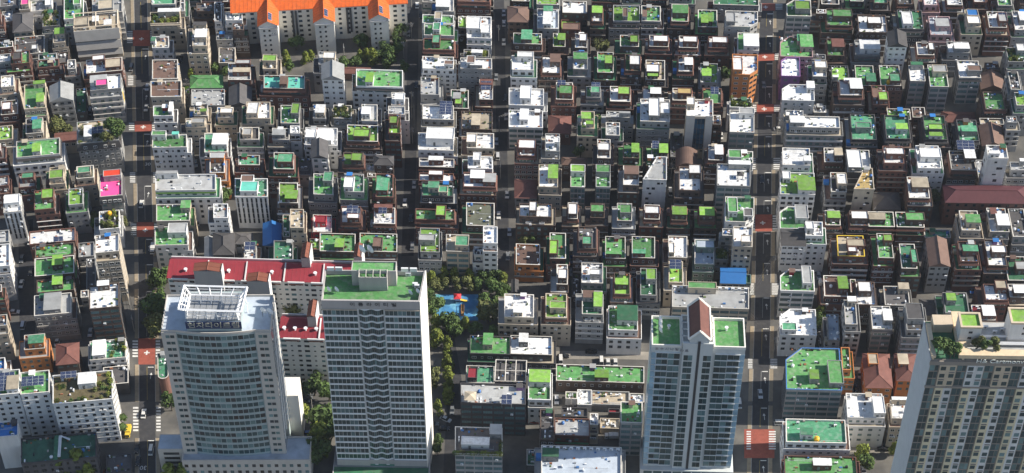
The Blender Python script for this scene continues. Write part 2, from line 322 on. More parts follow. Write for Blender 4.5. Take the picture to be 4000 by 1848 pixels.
# ---------------------------------------------------------------- houses: photo outline of each roof, height, storeys, roof+wall colour, extras
TABLE = """
0 74 -12 23 11.8 4 Kg
76 116 -4 37 12.1 4 Cc p:83,113,-4,17,P
120 206 0 41 10.7 4 Sw p:177,206,-8,19,W
-43 2 39 74 16.6 5 Sr
10 50 43 83 9.4 3 Wg
52 128 50 122 10.8 3 Kc hip
167 233 43 101 11.0 3 Cg garden
250 326 -12 72 14.1 5 Gw p:287,314,-23,16,G
208 254 116 165 12.3 4 Sc p:213,250,108,131,L
289 462 58 116 16.9 5 Cc bands p:289,345,70,97,C p:361,384,62,82,W p:406,435,76,95,W
338 477 229 280 12.6 4 Wr p:361,408,214,233,W p:411,474,229,262,C
353 472 293 349 18.4 6 Wg p:375,419,311,340,P p:351,417,293,320,S sign:y
361 477 -23 50 15.5 5 Sg p:384,441,0,39,C
58 173 142 210 9.1 4 Kg p:124,146,175,192,W
-8 50 163 184 12.6 4 Dr
43 115 200 248 15.5 5 Gr p:50,83,204,233,K
-31 41 212 241 15.5 5 Wg
148 229 233 262 10.2 3 Tr p:186,206,235,250,C
223 268 204 245 7.1 2 Kb
151 221 210 231 9.8 2 Dg
264 295 233 268 12.6 4 Sg
4 54 295 338 15.5 5 Wc
95 179 328 423 15.5 5 Gc p:142,171,363,396,L p:130,175,311,326,L
196 285 334 394 15.5 5 Sg gable
4 70 392 446 12.6 4 Cr p:8,43,400,427,W
297 338 345 439 6.8 2 Dk
-4 49 491 545 12.6 4 Lc
101 167 462 520 15.5 5 Kc p:127,161,466,501,T
64 233 545 608 15.5 5 Gw p:126,157,559,594,L eave
217 299 518 555 6.8 2 Rc gable
301 464 470 553 18.4 6 Cg p:328,357,489,532,W s:359,402,495,520 garden mansard
74 138 679 730 12.6 4 Sr p:85,132,675,695,T
194 254 652 718 15.5 5 Cc p:193,247,664,695,L
299 365 648 695 15.5 5 Gc p:303,353,652,674,T
390 477 679 765 17.9 6 Pg mansard p:404,472,656,687,A
14 83 763 827 18.4 6 Ww p:17,76,761,792,W strips
134 212 742 817 15.5 5 Gr p:163,210,738,773,L
268 324 736 798 15.5 5 Lg
388 466 823 893 10.2 3 Kw tank:427,835 garden
-35 33 689 726 15.5 5 Sr
-62 2 563 590 18.4 6 Sr
-47 37 955 1040 18.4 6 Ww
-39 35 901 947 9.7 3 Sg
115 293 897 947 9.7 3 Wr s:208,247,924,943
138 289 953 1000 12.5 4 Gb plants
136 289 1004 1072 12.7 4 Gb p:204,243,996,1033,L
144 289 1089 1138 12.6 4 Gb p:204,243,1070,1110,L
134 278 1149 1227 15.5 5 Sg p:171,237,1143,1219,S plants
307 367 947 1002 8.6 3 Sg
373 464 916 984 27.1 9 Wc
349 464 1110 1202 21.3 7 Wb p:380,425,1070,1114,W plants bandwin
338 373 1009 1134 8.4 3 Kg
316 345 1134 1161 9.2 2 Sg
95 175 1306 1363 12.6 4 Ko p:111,175,1308,1339,T
221 307 1343 1421 9.7 3 Rb hip
351 491 1328 1401 10.0 4 Tw garden p:361,411,1328,1386,W
-50 27 1231 1273 18.4 6 Kc
-47 6 1114 1141 15.5 5 Sr
-23 19 1398 1444 9.7 3 Bw
80 192 1450 1535 24.2 8 Gw s:82,173,1468,1508 apt
-58 76 1448 1541 24.2 8 Gw s:-8,58,1454,1526 apt p:25,87,1466,1541,C
206 439 1456 1568 24.2 8 Yw s:235,299,1450,1477 apt p:305,373,1454,1497,W garden
-16 70 1646 1704 18.4 6 Bw blank
83 375 1700 1797 12.6 4 Ek ducts
415 512 1774 1844 3.9 1 Kk
404 501 1431 1499 6.5 1 Kk
615 656 1378 1479 12.6 4 Tr round
587 704 47 91 15.5 5 Yc garden p:618,702,23,45,W balus
593 684 -31 16 18.4 6 Tg
704 721 -16 43 15.5 5 Sg
595 659 142 186 12.6 4 Cw p:589,607,144,159,T
595 694 233 307 16.2 6 Nc
589 708 316 377 15.5 4 Nc
599 675 413 452 15.5 5 Gw p:684,714,382,443,W
768 834 12 43 12.6 4 Kb
838 865 8 82 15.5 5 Kw
752 807 97 179 18.4 6 Sc p:762,807,113,144,W p:756,807,74,97,K clutter
882 946 50 78 17.7 6 Ww
845 908 128 155 11.7 4 Sg
910 952 93 116 16.2 5 Kb
855 919 186 245 7.7 2 Kc
892 979 248 311 13.1 5 Sr p:923,979,215,248,S p:910,976,264,280,C
745 869 295 342 9.7 3 Gg hip
712 741 330 365 6.1 2 Lg
748 877 349 411 9.7 3 Sg clutter
758 811 406 452 15.5 5 Cc p:780,803,439,454,L
849 911 419 458 12.6 4 Sc p:861,910,423,446,W
896 981 342 415 9.2 2 Kg gable
962 1055 398 462 15.5 5 Wc p:966,1009,400,443,W
595 729 526 575 15.5 5 Gw p:595,649,491,528,G p:673,698,503,524,U
725 805 462 497 15.5 5 Wc p:748,799,462,485,S
799 888 520 594 14.0 5 Tw p:830,888,522,563,W plants
820 877 598 674 14.1 4 Ko p:823,875,598,615,S
607 842 681 742 18.4 6 Sw p:611,694,652,677,S limeband
611 741 798 862 15.5 5 Gc p:708,747,767,811,G
605 733 885 957 15.5 5 Gw p:657,729,873,908,S plants
834 890 796 850 19.6 7 Sw
801 834 928 1006 9.7 3 Sg gable
834 913 912 994 12.4 3 Kk hip
921 985 912 951 5.8 2 Kw hip
954 1001 947 1013 9.7 3 Wg s:954,999,947,974
1027 1080 217 268 15.5 5 Cc p:1027,1080,215,237,L
1031 1190 295 345 15.5 5 Ur p:1093,1122,297,334,N eave
1258 1342 252 311 21.3 7 Sw gable
1245 1311 202 252 15.2 4 Sg p:1264,1309,204,227,W
1392 1573 272 338 18.4 6 Gw p:1429,1458,283,322,L eave
1097 1169 411 481 14.3 5 Gg p:1139,1170,404,443,L
1223 1272 408 462 12.6 4 Wg p:1233,1268,408,439,W
1303 1373 411 462 12.6 4 Cg garden
1413 1474 408 472 15.5 5 Sw p:1413,1446,417,444,W
1345 1446 264 287 3.9 1 Rr gable
1241 1272 254 272 4.2 2 Rr
1064 1130 501 544 12.8 4 Kg p:1064,1113,505,532,S
1134 1171 491 520 13.6 4 Ww
1070 1148 596 660 15.5 5 Tr p:1085,1144,600,633,T eave
1194 1318 499 567 13.6 5 Ww p:1239,1297,503,547,W p:1196,1233,505,536,W
1217 1280 551 617 16.7 5 Kw gable
1159 1217 617 683 7.4 2 Kg
1357 1476 489 551 15.5 5 Lb p:1382,1444,505,538,L eave plants
1342 1421 596 644 15.5 5 Lb p:1373,1415,598,633,L eave
918 1045 697 767 18.4 6 Tw p:940,1006,710,747,U p:942,990,685,709,N strips
932 1014 606 644 12.6 4 Tr
936 1012 497 544 12.6 4 Kg plants p:948,983,501,526,S
1091 1163 714 792 15.5 5 Lb p:1115,1161,743,776,L
1225 1301 679 759 15.5 5 Gg p:1264,1299,672,707,T
1345 1421 679 749 18.4 6 Tg p:1345,1382,693,732,W
1134 1186 817 889 17.5 6 Cc
1105 1132 839 924 9.7 3 Dg
1223 1295 839 906 12.6 4 Wx p:1233,1274,844,866,X
1334 1410 806 870 15.5 5 Wr s:1351,1400,806,837 eave p:1357,1404,835,852,W
1029 1097 875 959 6.6 2 Bg gable
1431 1462 637 668 11.7 4 Wc
1435 1468 676 691 11.2 3 Cc
1468 1536 679 769 18.4 6 Tr p:1472,1516,695,742,T
1462 1543 811 873 15.5 5 Wr s:1477,1512,813,831 p:1462,1532,798,811,R eave
1462 1536 610 644 14.9 5 Kb hip
1210 1248 932 974 12.6 4 Lb plants
1250 1388 912 982 12.6 4 Gb p:1309,1342,932,971,L plants
1406 1551 912 982 12.6 4 Gb p:1458,1493,928,963,N plants
1070 1144 940 1013 10.8 3 Tg
1651 1702 -27 8 12.6 4 Kg
1704 1772 -8 43 15.5 5 Wg p:1704,1756,-4,29,W
1651 1772 58 90 15.4 5 Gw p:1698,1725,47,74,C
1657 1774 93 138 15.6 5 Gw p:1692,1719,89,116,T
1655 1774 151 194 15.5 5 Gr p:1690,1719,136,167,T eave
1789 1913 -23 6 15.5 5 Nr eave
1824 1919 64 148 15.5 5 Ww p:1824,1877,66,111,W p:1880,1915,97,128,W
1791 1822 64 109 9.7 3 Lb
1651 1772 221 268 17.6 7 Ww p:1735,1772,237,264,N plants
1799 1921 227 268 18.3 6 Wg p:1824,1855,219,245,N p:1836,1884,237,266,W
1812 1910 194 222 12.6 4 Cg garden p:1842,1884,194,217,W
1644 1715 301 369 13.4 3 Sg
1762 1830 351 423 12.6 4 Db p:1770,1799,361,384,S p:1778,1807,382,406,L
1873 1925 311 388 12.7 4 Wr s:1877,1919,320,347 p:1875,1925,309,330,R
1651 1772 411 466 15.5 5 Wg s:1714,1768,398,444
1803 1923 435 505 12.6 4 Cb plants p:1842,1875,446,501,C
1529 1580 361 411 16.9 6 Ww p:1543,1580,365,388,W
1517 1582 415 446 17.0 5 Sw
1519 1564 446 520 18.4 6 Lr p:1523,1554,454,481,L
1634 1772 520 586 15.5 5 Ww p:1667,1774,483,542,W acs
1638 1774 619 652 12.6 4 Wr p:1675,1731,610,625,W eave
1638 1772 676 707 12.6 4 Wr p:1675,1731,666,683,W eave
1648 1770 712 765 15.5 5 Tk p:1673,1714,709,732,T p:1714,1748,728,761,T
1624 1776 817 858 12.6 4 Gr p:1704,1741,798,842,L eave plants
1642 1717 891 984 15.5 5 Lg p:1636,1700,916,938,S
1824 1929 520 578 15.5 5 Wc p:1824,1861,524,555,W
1828 1923 611 658 15.5 5 Ww p:1849,1878,594,625,W
1811 1937 674 730 15.5 5 Wr p:1838,1892,664,695,W p:1888,1937,677,710,S eave
1822 1931 792 881 12.6 4 Mb
1743 1832 916 982 15.5 5 Cc p:1780,1830,922,959,T bandwin
1888 1943 885 949 21.3 7 Ww
1851 1886 963 994 12.6 4 Kw
1836 1993 1312 1382 9.7 3 Gk p:1888,1925,1301,1345,G
1995 2156 1312 1384 9.7 3 Wk p:2028,2063,1301,1335,W
1799 2053 1499 1576 18.4 6 Sk s:1958,2001,1545,1576 cafe bandwin
1822 1931 1429 1495 12.6 4 Tk p:1828,1863,1438,1493,X
1935 2055 1409 1495 12.6 4 Kk frame
1778 1962 1669 1774 18.4 6 Kg p:1915,1960,1634,1695,S hedge bandwin p:1803,1911,1708,1737,W
1984 2064 27 85 12.6 4 Nb hip
2000 2068 -23 4 9.7 3 Cb
2097 2184 -27 17 15.5 5 Lg
2099 2182 35 111 15.1 5 Vg p:2122,2153,45,93,W p:2124,2159,23,42,T
2198 2291 4 50 11.5 4 Wb
2192 2268 78 132 7.9 2 Lr p:2198,2264,91,122,N
2312 2353 23 83 12.6 4 Wb p:2312,2353,23,49,L clutter eave
2396 2499 21 82 12.6 4 Lg p:2433,2452,31,66,N eave
2006 2116 130 171 15.5 5 Gb p:2037,2078,116,153,T
2161 2208 130 182 13.0 4 Lb p:2181,2208,130,155,L
2247 2293 132 186 12.6 4 Wb p:2264,2293,132,159,W
2423 2495 138 181 12.6 4 Gb p:2462,2495,138,173,L
2000 2085 217 272 18.4 6 Ww p:2023,2085,167,221,W
2118 2188 217 285 12.6 4 Wb p:2149,2192,210,241,N eave
2239 2295 202 270 12.6 4 Wg s:2250,2283,202,221 plants p:2241,2293,206,229,G
2334 2396 204 283 12.6 4 Gb p:2363,2396,215,248,L
2443 2501 212 276 12.6 4 Gb p:2460,2512,217,252,W eave
1988 2124 345 411 12.6 4 Ww p:2033,2076,336,384,W
1988 2120 431 497 12.6 4 Ww p:2031,2064,425,466,W bandwin
2173 2237 322 388 12.6 4 Gr p:2186,2237,334,365,G s:2177,2210,316,340 eave
2291 2345 338 380 12.6 4 Gg s:2309,2345,324,359 p:2309,2345,338,361,T eave
2384 2462 338 396 12.6 4 Wr p:2415,2462,338,367,L eave
2270 2322 435 501 15.5 5 Lc p:2289,2316,472,501,L p:2272,2307,439,462,L
2369 2462 435 458 15.5 5 Sg p:2419,2462,435,450,S
2144 2229 454 520 6.8 2 Rr hip
2367 2421 478 528 15.5 5 Sg
2023 2091 549 608 15.5 5 Wr p:2027,2091,547,578,W eave
2130 2186 522 590 18.4 6 Wg p:2167,2186,538,555,W
2105 2179 644 730 15.5 5 Wc p:2142,2179,643,695,L
2196 2291 617 644 9.7 3 Nb hip
2229 2285 643 730 15.5 5 Gg p:2231,2285,644,670,L glass
2328 2384 643 730 15.5 5 Gg p:2330,2384,644,672,G glass
2334 2384 544 617 15.5 5 Wb p:2334,2382,559,586,W
2435 2497 559 617 15.5 5 Gb p:2468,2497,559,594,L
2435 2495 648 722 15.5 5 Wb p:2439,2495,648,679,N
2012 2095 703 773 9.7 3 Rg hip
2029 2155 796 846 15.5 5 Wb p:2068,2097,788,823,W balc
2219 2256 792 854 12.6 4 Wb p:2221,2256,796,837,W eave
2307 2361 794 850 12.6 4 Gb p:2307,2361,800,827,G
2411 2468 794 862 12.6 4 Gg p:2423,2468,800,831,G plants
2260 2330 885 971 15.5 5 Kb p:2276,2311,924,959,T eave
2148 2210 910 1009 12.6 4 Gr p:2138,2179,939,998,L
2365 2443 924 1009 12.6 4 Gb p:2357,2427,982,1009,G plants
2016 2109 953 1033 9.7 3 No
2175 2217 1033 1110 12.6 4 Wb p:2181,2215,1052,1087,W
2272 2355 1027 1105 12.6 4 Wg p:2305,2347,1052,1072,W clutter
2400 2460 1066 1149 12.6 4 Lb p:2406,2452,1087,1110,L eave
1971 2085 1149 1238 15.5 5 Wc p:2006,2041,1186,1231,W clutter
2132 2214 1147 1240 15.5 5 Lc p:2149,2212,1178,1204,L eave
2274 2353 1136 1227 15.5 5 Dg p:2320,2357,1141,1196,L p:2278,2320,1134,1161,N balc
2377 2491 1196 1289 12.6 4 Gw p:2411,2491,1192,1250,D clutter
2235 2260 1073 1157 6.8 2 Kk
2000 2023 1095 1141 3.9 1 Kb gable
2064 2151 1444 1561 12.6 4 Gw p:2068,2149,1444,1491,L
2173 2516 1427 1491 6.8 2 Gb p:2324,2377,1444,1479,L
2210 2254 1530 1557 3.9 1 Lw
2256 2311 1522 1580 3.9 1 Ww
2312 2458 1528 1580 3.9 1 Cg clutter
2460 2516 1537 1570 3.9 1 Wg
2194 2295 1592 1627 3.9 1 Kk
2377 2421 1596 1611 3.9 1 Xk
2111 2165 1600 1716 12.6 4 Kb
2167 2303 1634 1702 9.7 3 Sr
2305 2336 1615 1658 9.7 3 Wc
2345 2421 1634 1673 3.2 1 Cc clutter
2115 2427 1743 1871 15.5 5 Vg acsrow clutter p:2120,2182,1751,1782,D
2425 2509 1570 1650 19.4 6 Gg bandwin
2058 2097 1755 1817 3.9 1 Tk
2506 2580 23 82 12.6 4 Gg p:2510,2527,39,66,N eave
2624 2688 17 83 12.6 4 Gb p:2628,2688,19,50,G eave
2727 2801 39 105 12.6 4 Gb p:2739,2766,56,91,L p:2768,2783,50,83,L
2834 2960 43 103 18.2 6 Sg p:2834,2871,49,87,S chr
2787 2964 -12 19 9.7 3 Dg
2537 2611 138 182 12.6 4 Wr p:2554,2611,139,161,W eave
2653 2725 141 186 12.6 4 Wr p:2669,2725,142,163,W eave
2768 2842 144 187 12.8 4 Wr p:2783,2842,144,166,W eave
2882 2964 128 196 15.5 5 Gw p:2906,2964,132,194,W
2861 2960 212 291 18.4 6 Wo p:2861,2900,225,280,W chr
2523 2597 235 311 12.6 4 Cb p:2523,2576,252,280,W p:2531,2570,287,311,L plants
2649 2706 221 280 12.6 4 Wb p:2675,2706,225,252,W eave
2737 2803 248 322 12.6 4 Lg p:2743,2780,268,295,L plants
2510 2582 341 388 12.6 4 Wb p:2541,2582,342,365,W
2628 2702 345 392 12.6 4 Cr p:2648,2702,345,365,O eave
2745 2818 345 404 12.6 4 Gr s:2776,2807,342,365 eave
2502 2616 388 474 18.4 6 Wg p:2535,2576,384,452,W p:2580,2616,400,443,W
2682 2785 388 454 24.2 8 Wc p:2681,2714,380,408,W bluefront
2851 2935 384 419 12.6 4 Lw garden
2851 2946 431 516 18.4 6 Wg p:2888,2946,423,443,S bandwin
2785 2814 450 485 12.6 4 Nb
2545 2609 561 617 12.6 4 Gb p:2576,2609,561,596,L s:2547,2574,553,578
2512 2604 611 701 18.4 6 Sw few taper
2620 2667 520 613 6.2 3 Kg
2642 2721 590 652 10.3 2 Nb barrel
2768 2824 567 625 15.5 5 Wb p:2793,2824,565,602,W eave
2653 2737 652 743 15.5 5 Wb p:2692,2738,644,677,W
2844 2941 590 635 15.5 5 Gw p:2844,2896,586,615,G
2801 2931 641 726 21.3 7 Wg bandwin p:2847,2933,613,641,W gazebo:2892,679
2517 2576 800 856 12.6 4 Wr p:2517,2576,806,833,W eave
2624 2682 804 860 12.6 4 Lb p:2626,2682,807,837,L eave
2731 2791 807 860 12.6 4 Lb p:2732,2790,809,840,L eave
2834 2946 769 866 18.4 6 Gw p:2844,2880,773,827,G p:2906,2939,815,844,K chr
2865 2939 885 963 22.0 7 Wc p:2896,2935,920,951,W
2822 2863 893 920 16.1 6 Wg
2469 2558 924 1007 12.6 4 Gr p:2473,2521,974,998,T
2611 2684 922 1005 12.6 4 Wc p:2593,2634,949,996,W
2714 2789 936 1031 12.6 4 Vt p:2721,2789,940,967,V
2613 2667 1021 1103 12.6 4 Lc s:2616,2661,1017,1048
2502 2564 1048 1153 12.6 4 Dg p:2525,2564,1050,1091,L
2816 2911 1048 1106 10.4 3 Bg gable
2913 2933 1072 1106 9.7 3 Dt
2626 2925 1118 1202 18.4 6 Sc p:2688,2797,1073,1126,G acsrow bandwin
2793 2844 967 1013 10.5 3 Tg garden
3074 3169 0 62 21.3 7 Gg p:3107,3165,4,35,L bandwin chl
3049 3175 142 221 13.9 5 Gp p:3126,3175,134,182,G p:3115,3144,134,159,T chl
3052 3126 223 297 14.2 4 Wu chl
3056 3182 330 392 15.5 5 Ww p:3151,3182,303,342,W chl
3175 3229 241 299 15.5 5 Wg p:3184,3231,239,264,W
3169 3225 212 233 12.6 4 Kg
3231 3328 35 99 12.6 4 Gb p:3254,3328,37,64,G eave
3355 3466 58 126 12.6 4 Wb p:3390,3444,66,91,W
3233 3297 151 217 12.6 4 Gb p:3250,3297,151,182,R
3342 3437 157 214 12.6 4 Sg p:3359,3437,155,190,W s:3367,3433,157,169 eave
3250 3316 256 318 14.0 5 Lk p:3252,3276,293,320,W
3345 3417 256 334 12.3 5 Gb p:3384,3421,285,320,T
3441 3520 256 334 13.2 5 Gb p:3477,3518,287,322,T tank:3472,322
3281 3369 311 373 16.4 4 Wb p:3320,3367,305,345,W eave
3411 3466 334 408 13.9 4 Nr p:3433,3470,359,390,L
3190 3227 37 52 12.6 4 Rb
3210 3278 -16 16 9.7 3 Kb
3415 3468 -16 12 12.6 4 Tb
3322 3373 -23 4 9.7 3 Tk
3179 3227 411 439 9.7 3 Sg
3085 3281 454 497 18.4 6 Wg p:3087,3144,454,491,W clutter plants
3070 3138 431 452 15.5 5 Wg
3058 3165 578 644 15.5 5 Ww p:3142,3175,608,641,W
3328 3425 446 545 12.6 4 Tk p:3345,3402,479,499,T eave
3221 3291 578 633 12.6 4 Wb p:3260,3291,578,608,C eave
3311 3402 586 672 15.5 5 Wk p:3311,3365,586,668,W
3049 3184 674 759 18.4 6 Lw p:3118,3184,691,749,L p:3058,3087,670,697,W chl
3248 3307 674 749 15.5 5 Kg p:3270,3307,677,718,W
3336 3415 656 738 21.3 7 Oc taper few
3454 3532 571 637 18.4 6 Wr p:3462,3532,578,602,W
3415 3516 753 817 6.8 2 Kg hip
3047 3155 807 893 14.5 5 Gw p:3107,3157,802,852,S chl
3225 3283 823 879 12.6 4 Gb p:3233,3281,825,850,L eave
3322 3390 823 881 12.6 4 Wb p:3326,3390,825,854,W eave
3394 3495 827 885 12.6 4 Gb p:3394,3458,831,856,C plants eave
3148 3215 866 920 19.2 6 Ww p:3149,3179,866,893,W
3054 3146 895 959 15.6 5 Kw gable
3274 3378 920 1000 15.5 5 Cr p:3314,3347,965,984,W p:3309,3384,934,961,C yellowrim
3433 3491 912 1007 15.5 5 Gr p:3452,3489,916,940,L
3049 3182 1054 1136 15.5 5 Gw p:3134,3169,1037,1106,S chl bandwin
3221 3311 1077 1157 12.6 4 Nr p:3274,3311,1079,1126,L
3347 3423 1101 1190 14.5 4 Wb p:3353,3404,1101,1138,W
3047 3190 1207 1308 12.6 4 Ww clutter chl p:3056,3111,1262,1297,T
3237 3281 1227 1328 12.6 4 Vg
3303 3349 1172 1266 21.3 7 Sg p:3311,3347,1151,1176,W
3408 3485 1196 1285 15.5 5 Wg p:3450,3489,1207,1250,W bandwin eave
3458 3555 1118 1192 12.6 4 Kg p:3509,3559,1091,1128,C
3324 3345 1091 1141 7.8 3 Rb
3512 3609 39 113 12.6 4 Dk p:3525,3564,47,93,W plants eave
3636 3719 64 136 12.6 4 Vp p:3655,3706,72,101,S
3778 3830 39 105 15.5 5 Lc p:3778,3820,37,60,B p:3780,3828,64,91,W plants
3865 3933 45 107 15.5 5 Wr p:3900,3937,50,83,S s:3904,3931,50,76 eave
3966 4020 43 116 12.6 4 Wg p:3981,4009,45,78,W
3585 3649 165 214 12.6 4 Wb p:3628,3663,167,194,W eave
3704 3787 163 206 12.6 4 Wg p:3729,3787,167,202,W
3556 3615 256 316 15.5 5 Wg p:3558,3603,229,252,D bandwin
3634 3706 254 338 15.5 5 Gg p:3644,3698,254,280,S clutter bandwin
3748 3832 237 303 15.5 5 Wg p:3780,3834,256,276,N eave bandwin
3851 3929 359 427 12.6 4 Gb eave
3939 4020 186 241 12.6 4 Dg garden p:3972,4005,171,198,W
3834 3923 291 349 4.3 1 Nb gable
3851 3904 245 272 6.4 2 Kb
3972 4020 361 411 16.4 5 Lg
3950 3989 280 349 17.5 6 Kg
3508 3564 -23 16 9.7 3 Kb eave
3611 3661 -19 19 12.6 4 Wp
3702 3760 -19 19 12.6 4 Wb eave
3805 3853 -23 8 12.6 4 Wr
3900 3954 -16 21 12.6 4 Gg eave
3471 3543 128 182 21.3 7 Kw gable
3682 3811 439 477 3.9 1 Rb hip
3566 3616 419 458 9.7 3 Nb
3469 3558 425 466 12.1 4 Lr
3463 3558 450 542 15.1 4 Tk p:3500,3545,481,503,L eave
3616 3702 450 545 12.6 4 Gk p:3628,3684,485,505,L p:3632,3681,516,536,L eave
3748 3826 468 549 12.6 4 Tk p:3756,3814,491,512,T eave
3587 3677 569 656 18.4 6 Ww p:3595,3679,580,613,W
3717 3814 590 664 15.5 5 Kb p:3768,3818,584,617,W s:3741,3803,551,582 eave
3861 3939 567 617 28.1 8 Ww p:3865,3908,594,617,W few
3824 3861 625 703 7.6 4 Sg
3950 4020 633 664 15.5 5 Sg p:3981,4016,592,625,W
3552 3632 691 773 15.5 5 Wb p:3562,3626,695,730,C eave
3694 4020 726 792 13.0 4 Qr hip
3504 3611 829 887 12.6 4 Gb p:3539,3611,831,860,G eave
3758 3830 823 899 15.5 5 Cc p:3774,3830,837,868,G clutter
3869 3943 813 905 12.6 4 Wg p:3894,3944,835,879,W p:3869,3892,811,835,R
3958 4020 815 924 10.4 3 Kg
3838 3923 493 571 9.5 2 Nb gable
3830 3923 462 485 9.9 4 Cb
3935 3974 454 478 15.5 5 Wg
3613 3714 897 928 6.8 2 Tg
3523 3583 953 1048 15.5 5 Tb p:3560,3603,974,1025,T
3632 3710 936 1040 15.5 5 Ng gable
3752 3822 943 1021 15.5 5 Kr p:3762,3820,957,980,T plants eave
3861 3935 936 1037 12.6 4 Wb p:3873,3933,959,986,W eave
3939 4020 1002 1095 9.7 3 Db p:3968,4020,1021,1052,S
3851 3939 1110 1172 12.2 4 Wr p:3888,3943,1091,1126,C eave
3946 4020 1110 1161 12.6 4 Wb p:3962,4020,1114,1157,W
3694 3787 1143 1223 9.7 3 Dg p:3698,3733,1145,1172,L
3599 3682 1172 1231 3.9 1 Kc hip
3543 3616 1188 1289 18.4 6 Kg p:3541,3605,1186,1246,K
3803 3888 1192 1250 10.1 3 Xr p:3840,3888,1192,1254,W
3072 3289 1359 1522 18.4 6 Gg bandwin p:3163,3198,1444,1479,L p:3237,3293,1409,1497,G clutter bluerim chl
3291 3324 1357 1444 12.6 4 Go
3382 3485 1384 1514 9.7 3 Ro hip p:3392,3429,1382,1421,C
3505 3594 1384 1487 9.7 3 Ro hip p:3509,3547,1382,1421,C
3311 3454 1537 1631 15.5 5 Ww p:3413,3458,1549,1627,W clutter
3072 3307 1638 1728 15.5 5 Tw p:3128,3175,1671,1697,T tank:3190,1716
3066 3351 1782 1879 12.6 4 Gr p:3177,3248,1790,1817,W
3485 3573 1565 1634 15.5 5 Wc p:3483,3571,1528,1561,W
248 344 -62 -14 13.5 4 Lb eave p:286,339,-64,-44,L
358 454 -62 -22 13.5 4 Wb eave p:396,449,-64,-44,W
678 774 -62 -22 11.5 4 Sg eave p:716,769,-64,-44,L
788 884 -62 -22 12.5 4 Gr eave p:826,879,-64,-44,G
1756 1826 -62 -22 12.5 4 Wg p:1784,1821,-64,-44,S
1840 1926 -62 -22 12.5 4 Gb p:1874,1921,-64,-44,G
2334 2420 -62 -22 13.5 4 Wr eave p:2368,2415,-64,-44,L
2434 2504 -62 -14 13.5 4 Tg p:2462,2499,-64,-44,G
2518 2604 -62 -14 11.5 4 Gb eave p:2552,2599,-64,-44,W
2618 2704 -62 -14 13.5 4 Tg p:2652,2699,-64,-44,S
3102 3198 -62 -22 12.5 4 Wb eave p:3140,3193,-64,-44,G
3396 3466 -62 -22 11.5 4 Sg eave p:3424,3461,-64,-44,G
3790 3886 -62 -22 11.5 4 Wr eave p:3828,3881,-64,-44,W
4010 4080 -62 -14 13.5 4 Kb p:4038,4075,-64,-44,G
"""
class House: pass
HOUSES = []
for line in TABLE.strip().splitlines():
    t = line.split(); H = House()
    H.x0, H.x1, H.yr, H.yf = map(int, t[:4]); H.h = float(t[4]); H.fl = int(t[5]); H.rc, H.wc = t[6][0], t[6][1]
    H.pent = []; H.solar = []; H.fl_ = set(); H.pts = {}
    for e in t[7:]:
        if e[:2] == 'p:': v = e[2:].split(','); H.pent.append((*map(int, v[:4]), v[4]))
        elif e[:2] == 's:': H.solar.append(tuple(map(int, e[2:].split(','))))
        elif ':' in e: k, v = e.split(':'); H.pts[k] = v
        else: H.fl_.add(e)
    q = quad(H.x0, H.x1, H.yr, H.yf, H.h)
    c = sum(q, Vector()) / 4; H.c = Vector((c.x, c.y, 0)); H.rz = math.atan2(q[1].y-q[0].y, q[1].x-q[0].x)
    H.rot = Matrix.Rotation(-H.rz, 3, 'Z')
    H.poly = [tuple((H.rot @ (Vector((p.x, p.y, 0)) - H.c))[:2]) for p in q]
    H.aabb = (min(p.x for p in q)+.3, max(p.x for p in q)-.3, min(p.y for p in q)+.3, max(p.y for p in q)-.3, H.h-1)
    p = H.poly
    W = math.dist(p[0], p[1]); D = math.dist(p[1], p[2])
    k = min(W, D) * .3
    def lerp(a, b, d): L = math.dist(a, b); return (a[0]+(b[0]-a[0])*d/L, a[1]+(b[1]-a[1])*d/L)
    if 'chl' in H.fl_: H.poly = [p[0], p[1], p[2], lerp(p[3], p[2], k), lerp(p[3], p[0], k)]
    elif 'chr' in H.fl_: H.poly = [p[0], lerp(p[1], p[0], k), lerp(p[1], p[2], k), p[2], p[3]]
    elif 'taper' in H.fl_: H.poly = [p[0], p[1], p[2], lerp(p[3], p[2], W*.6)]
    elif 'round' in H.fl_:
        r = W / 2; cx = (p[0][0]+p[1][0])/2; cy = p[0][1] + r
        H.poly = [(cx + r*math.cos(a), cy + r*math.sin(a)) for a in [R(180+180*i/8) for i in range(9)]] + [p[2], p[3]]
    H.W, H.D = W, D
    HOUSES.append(H)
def local(H, px, py, z): p = un(px, py, z); v = H.rot @ (Vector((p.x, p.y, 0)) - H.c); return (v.x, v.y)
WORD_R = dict(G='green', L='lime green', T='teal green', U='aqua', D='dark green', E='bottle green', W='white', S='grey', K='charcoal', V='pale blue', B='blue', R='red tiled', N='brown', X='red', Q='maroon', P='pink', A='scarlet', C='tan', O='ochre', M='olive', Y='planted')
WORD_W = dict(w='white', g='grey', b='brown brick', r='red brick', c='cream', k='charcoal', o='orange', p='pink', u='purple', x='red', t='dull teal')
WORD_N = ['', 'single', 'two', 'three', 'four', 'five', 'six', 'seven', 'eight', 'nine', 'ten', 'eleven']

